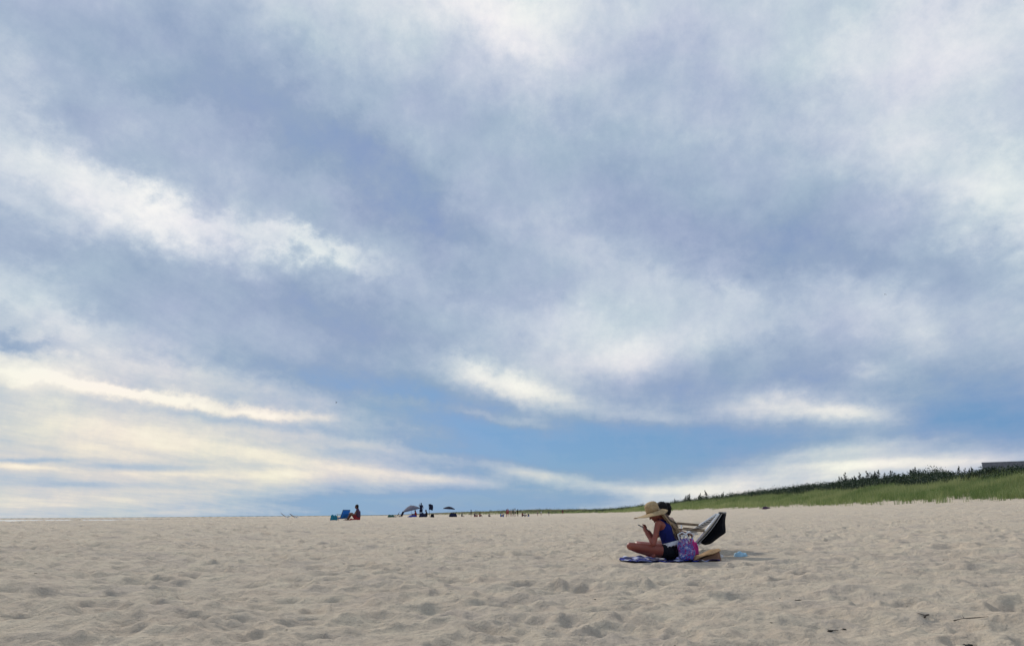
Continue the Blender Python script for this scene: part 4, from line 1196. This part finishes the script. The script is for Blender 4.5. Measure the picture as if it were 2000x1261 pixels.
umbrella(877, 128, at(877, 988.5, 128).z, .98, R(4), R(0), cloth('dark_navy_canvas', (.012, .014, .035)), 'small dark umbrella standing alone right of the far group', rise=.34)
# flag
def build_flag():
    b = gp(840, 98); o = empty('beach_flag', b, 'dark square flag on a thin pole right of the standing person', 'flag')
    zt = at(838, 984, 98).z
    x = at(837, 990, 98).x
    MB().tube([(x + .22, b.y, b.z - .2), (x, b.y, zt)], .022, 8).build('pole', M_DKMETAL, o)
    rows = [[Vector((x + .01 + .52 * u + .06 * math.sin(3 * v), b.y + .07 * math.sin(u * 8 + v * 2), zt - .02 - .72 * v + .05 * math.sin(5 * u))) for u in np.linspace(0, 1, 14)] for v in np.linspace(0, 1, 12)]
    MB().grid(rows, .006).build('banner', NAVY, o)
build_flag()
person(gp(822, 97), R(100), REACH, SKIN_DARK, NAVY, NAVY, M_HAIR_DARK, 'tall dark figure standing in the far group between umbrella and flag', k=1.06)
person(gp(812, 95), R(170), SIT, SKIN_DARK, REDC, PLUM, M_HAIR_DARK, 'seated figure in a red top under the grey-mauve umbrella')
person(gp(833, 96), R(185), LONGSIT, SKIN_DARK, BLACK, BLACK, M_HAIR_DARK, 'figure in black sitting with legs outstretched below the dark flag')
far_chair(784, 95, R(160), NAVY, 'navy chair standing at the left foot of the tilted umbrella', beta=66, tube=M_DKMETAL)
far_chair(775, 95.5, R(185), BLACK, 'black chair leftmost in the far umbrella group', beta=60, tube=M_DKMETAL)
crumple('picnic_bag', gp(844, 95), .22, .2, .36, BLACK, 'small black bag on the sand right of the dark flag', 'bag', .8)
crumple('green_bag', gp(764, 94), .38, .25, .24, GREENC, 'low greenish bundle on the sand left of the far umbrella group', 'bundle', 3.4)
crumple('blue_towel', gp(806, 94), .55, .4, .26, ROYAL, 'blue towel heaped in front of the red-topped figure', 'towel', 5.1)
crumple('cooler_bag', gp(825, 94.5), .40, .3, .42, NAVY, 'dark cooler bag at the feet of the tall standing figure', 'bag', 2.0)
crumple('dark_bundle', gp(884, 127), .62, .4, .55, NAVY, 'dark heap of gear on the sand below the small dark umbrella', 'bundle', 1.1)
# crowd farther down the beach: column, distance, pose, colours, what sets each apart
CROWD = [(920, 178, STAND, NAVY, NAVY, SKIN_DARK, 'lone dark standing figure leftmost in the distant crowd'),
         (927, 172, SIT, PLUM, REDC, SKIN_DARK, 'sitter in plum at the left end of the distant crowd'),
         (932, 170, SIT, REDC, REDC, SKIN_DARK, 'left one of two sitters in dark red in the distant crowd'),
         (937, 170, SIT, REDC, PLUM, SKIN_DARK, 'right one of two sitters in dark red in the distant crowd'),
         (902, 175, LONGSIT, GREENC, NAVY, SKIN_DARK, 'reclining figure in green just right of the small dark umbrella'),
         (955, 172, SIT, GREY, NAVY, SKIN_DARK, 'sitter in grey midway along the distant crowd'),
         (978, 168, SIT, BLUE, NAVY, SKIN_BROWN, 'left sitter in blue next to the standing red figure'),
         (983, 168, SIT, ROYAL, BLUE, SKIN_BROWN, 'sitter in royal blue close beside the standing red figure'),
         (989, 165, STAND, REDC, REDC, SKIN_BROWN, 'standing figure all in red in the distant crowd'),
         (992, 164, STRIDE, PINK, REDC, SKIN_BROWN, 'walking figure in pink beside the red one in the distant crowd'),
         (998, 166, STAND, TAN_C, TAN_C, SKIN_TAN, 'standing figure in pale tan clothes in the distant crowd'),
         (1002, 165, STRIDE, NAVY, BLACK, SKIN_DARK, 'dark striding figure left of the white-shirted one in the distant crowd'),
         (1006, 163, STAND, WHITE, NAVY, SKIN_BROWN, 'standing figure in a bright white shirt in the distant crowd'),
         (1011, 164, STRIDE, BLACK, BLACK, SKIN_DARK, 'dark striding figure right of the white-shirted one in the distant crowd'),
         (1020, 167, SIT, REDC, NAVY, SKIN_DARK, 'sitter in red and navy at the right end of the main crowd'),
         (1025, 172, SIT, WHITE, GREY, SKIN_BROWN, 'sitter in white at the right end of the main crowd'),
         (1032, 200, SIT, NAVY, BLUE, SKIN_BROWN, 'sitter in navy apart to the right of the main crowd'),
         (1050, 260, STAND, TAN_C, GREY, SKIN_TAN, 'pale walker on the far sand left of the last dark walker'),
         (1057, 265, STRIDE, WHITE, TAN_C, SKIN_TAN, 'white-shirted walker far down the beach below the green dunes'),
         (1072, 250, STRIDE, GREENC, NAVY, SKIN_DARK, 'last dark walker on the far sand toward the dunes'),
         (1099, 270, STRIDE, PLUM, REDC, SKIN_DARK, 'tiny reddish walker farthest right at the foot of the dunes')]
for i, (px, Y, pose, tp, bt, sk, lab) in enumerate(CROWD):
    person(gp(px, Y), R((37 * i * i + 20 * i) % 360), pose, sk, tp, bt, M_HAIR_DARK, lab, 'people far down the beach', k=.97 + .05 * math.sin(i * 2.3), voxel=.034)

# bundle below the dune grass
bp_ = gp(1496, 84)
crumple('dark_bundle', bp_, .42, .3, .24, PLUM, 'small dark purple heap on the sand below the dune grass', 'bundle', 2.6)

# ------------------------------------------------------------------ gulls
def gull(px, py, Y, rz, label):
    c = at(px, py, Y); M = Matrix.Rotation(rz, 3, 'Z')
    g = empty('gull', c, label, 'bird')
    mg_ = mat('gull_feathers', (.10, .10, .11), .8, (.16, .16, .17), 9)
    mb = MB(); pts = [(-.24, 0, .0), (-.12, 0, 0), (.03, 0, .01), (.14, 0, .02), (.22, 0, .025), (.28, 0, .015)]
    mb.chain([c + M @ Vector(p) for p in pts], [.02, .05, .07, .055, .04, .01]); mb.flesh('body', mg_, g, .012, 3)
    for q in (1, -1):
        out = [(0, .05, .03, .11), (.05, .28, .14, .10), (.0, .50, .10, .075), (-.10, .68, .03, .02)]
        rows = [[c + M @ Vector((x + w, y * q, z)), c + M @ Vector((x, y * q, z + .01)), c + M @ Vector((x - w, y * q, z))] for (x, y, z, w) in out]
        MB().grid(rows, .012).build('wing', mg_, g)
gull(657, 786, 190, R(200), 'tiny dark gull in the sky above the left beach')
gull(1729, 575, 230, R(120), 'tiny dark gull high in the sky on the right')

# ------------------------------------------------------------------ scraps on the sand
def on_sand(px, py):
    d = ray(px, py); t = np.geomspace(2.0, 200, 3000)
    below = EYE.z + d.z * t < land(d.x * t, d.y * t)
    t = t[int(np.argmax(below))]
    return gpt(d.x * t, d.y * t)
M_WEED = mat('dried_seaweed', (.020, .016, .013), .8, (.05, .042, .032), 30, .5, 60)
def scrap_mesh(seed):
    rg = random.Random(seed); mb = MB()
    for _ in range(4): mb.ball((rg.uniform(-.5, .5), rg.uniform(-.35, .35), rg.uniform(0, .2)), (rg.uniform(.25, .5), rg.uniform(.18, .35), rg.uniform(.12, .28)), Euler((rg.uniform(-.4, .4), rg.uniform(-.4, .4), rg.uniform(0, 3))).to_matrix(), 7)
    for _ in range(3): mb.tube([(rg.uniform(-.6, .6), rg.uniform(-.5, .5), .1), (rg.uniform(-.9, .9), rg.uniform(-.6, .6), .22), (rg.uniform(-1.2, 1.2), rg.uniform(-.8, .8), .06)], [.07, .06, .02], 5)
    me = mb.mesh('seaweed_scrap'); me.materials.append(M_WEED); return me
scr = [scrap_mesh(s) for s in range(5)]
SCR = [(150, 1097, .045), (70, 1115, .04), (289, 1195, .05), (217, 1245, .045), (96, 1215, .03), (1055, 1147, .04), (1097, 1139, .03), (1092, 1156, .03), (1162, 1180, .034), (1165, 1191, .018), (1200, 1104, .05),
       (962, 1233, .03), (1312, 1205, .02), (1318, 1250, .02), (1421, 1116, .035), (1487, 1138, .04), (1524, 1168, .035), (1506, 1210, .03), (1646, 1210, .045), (1926, 1153, .02), (1935, 1139, .02),
       (1981, 1193, .026), (1905, 1094, .03), (1746, 1104, .03), (1236, 1032, .10), (880, 1160, .025), (480, 1120, .03), (1690, 1130, .025), (560, 1230, .022)]
for i, (px, py, sz) in enumerate(SCR):
    p = on_sand(px, py)
    o = bpy.data.objects.new('seaweed_scrap', scr[i % 5]); COL.objects.link(o); o.location = p; o.scale = (sz * .5, sz * .5, sz * .3); o.rotation_euler = (0, 0, i * 1.9)
    tag(o, 'small dark scrap of dried seaweed lying on the sand', 'seaweed', 'seaweed scraps scattered over the sand')
for (px, py, sz, lab) in ((1557, 1174, .055, 'larger dark seaweed clump on the sand below and right of the chairs'), (1618, 1211, .055, 'ragged long dark seaweed clump in the lower right sand'),
                          (1888, 1257, .05, 'dark seaweed clump at the bottom right edge of the sand')):
    p = on_sand(px, py); o = bpy.data.objects.new('seaweed_clump', scr[2]); COL.objects.link(o); o.location = p; o.scale = (sz, sz * .8, sz * .45); tag(o, lab, 'seaweed')
M_TWIG = mat('driftwood', (.045, .035, .028), .9, (.10, .08, .06), 20)
def twig(a, b, r, label):
    a, b = Vector(a), Vector(b); d = b - a; s = Vector((-d.y, d.x, 0)).normalized()
    m1, m2 = a.lerp(b, .35) + s * d.length * .05, a.lerp(b, .7) - s * d.length * .03
    mb = MB(); mb.tube([a + Vector((0, 0, r)), m1 + Vector((0, 0, r * 1.6)), m2 + Vector((0, 0, r * 1.6)), b + Vector((0, 0, r))], [r, r * .9, r * .75, r * .3], 7)
    mb.tube([m1 + Vector((0, 0, r * 1.5)), m1 + s * .05 + d * .12 + Vector((0, 0, .02))], [r * .6, r * .2], 5)
    tag(mb.build('driftwood_twig', M_TWIG), label, 'twig')
twig(on_sand(1862, 1205), on_sand(1930, 1201), .0035, 'long thin driftwood twig lying on the sand at lower right')
twig(on_sand(1806, 1203), on_sand(1815, 1199), .006, 'short dark driftwood twig lying left of the long twig')

bake_flesh()
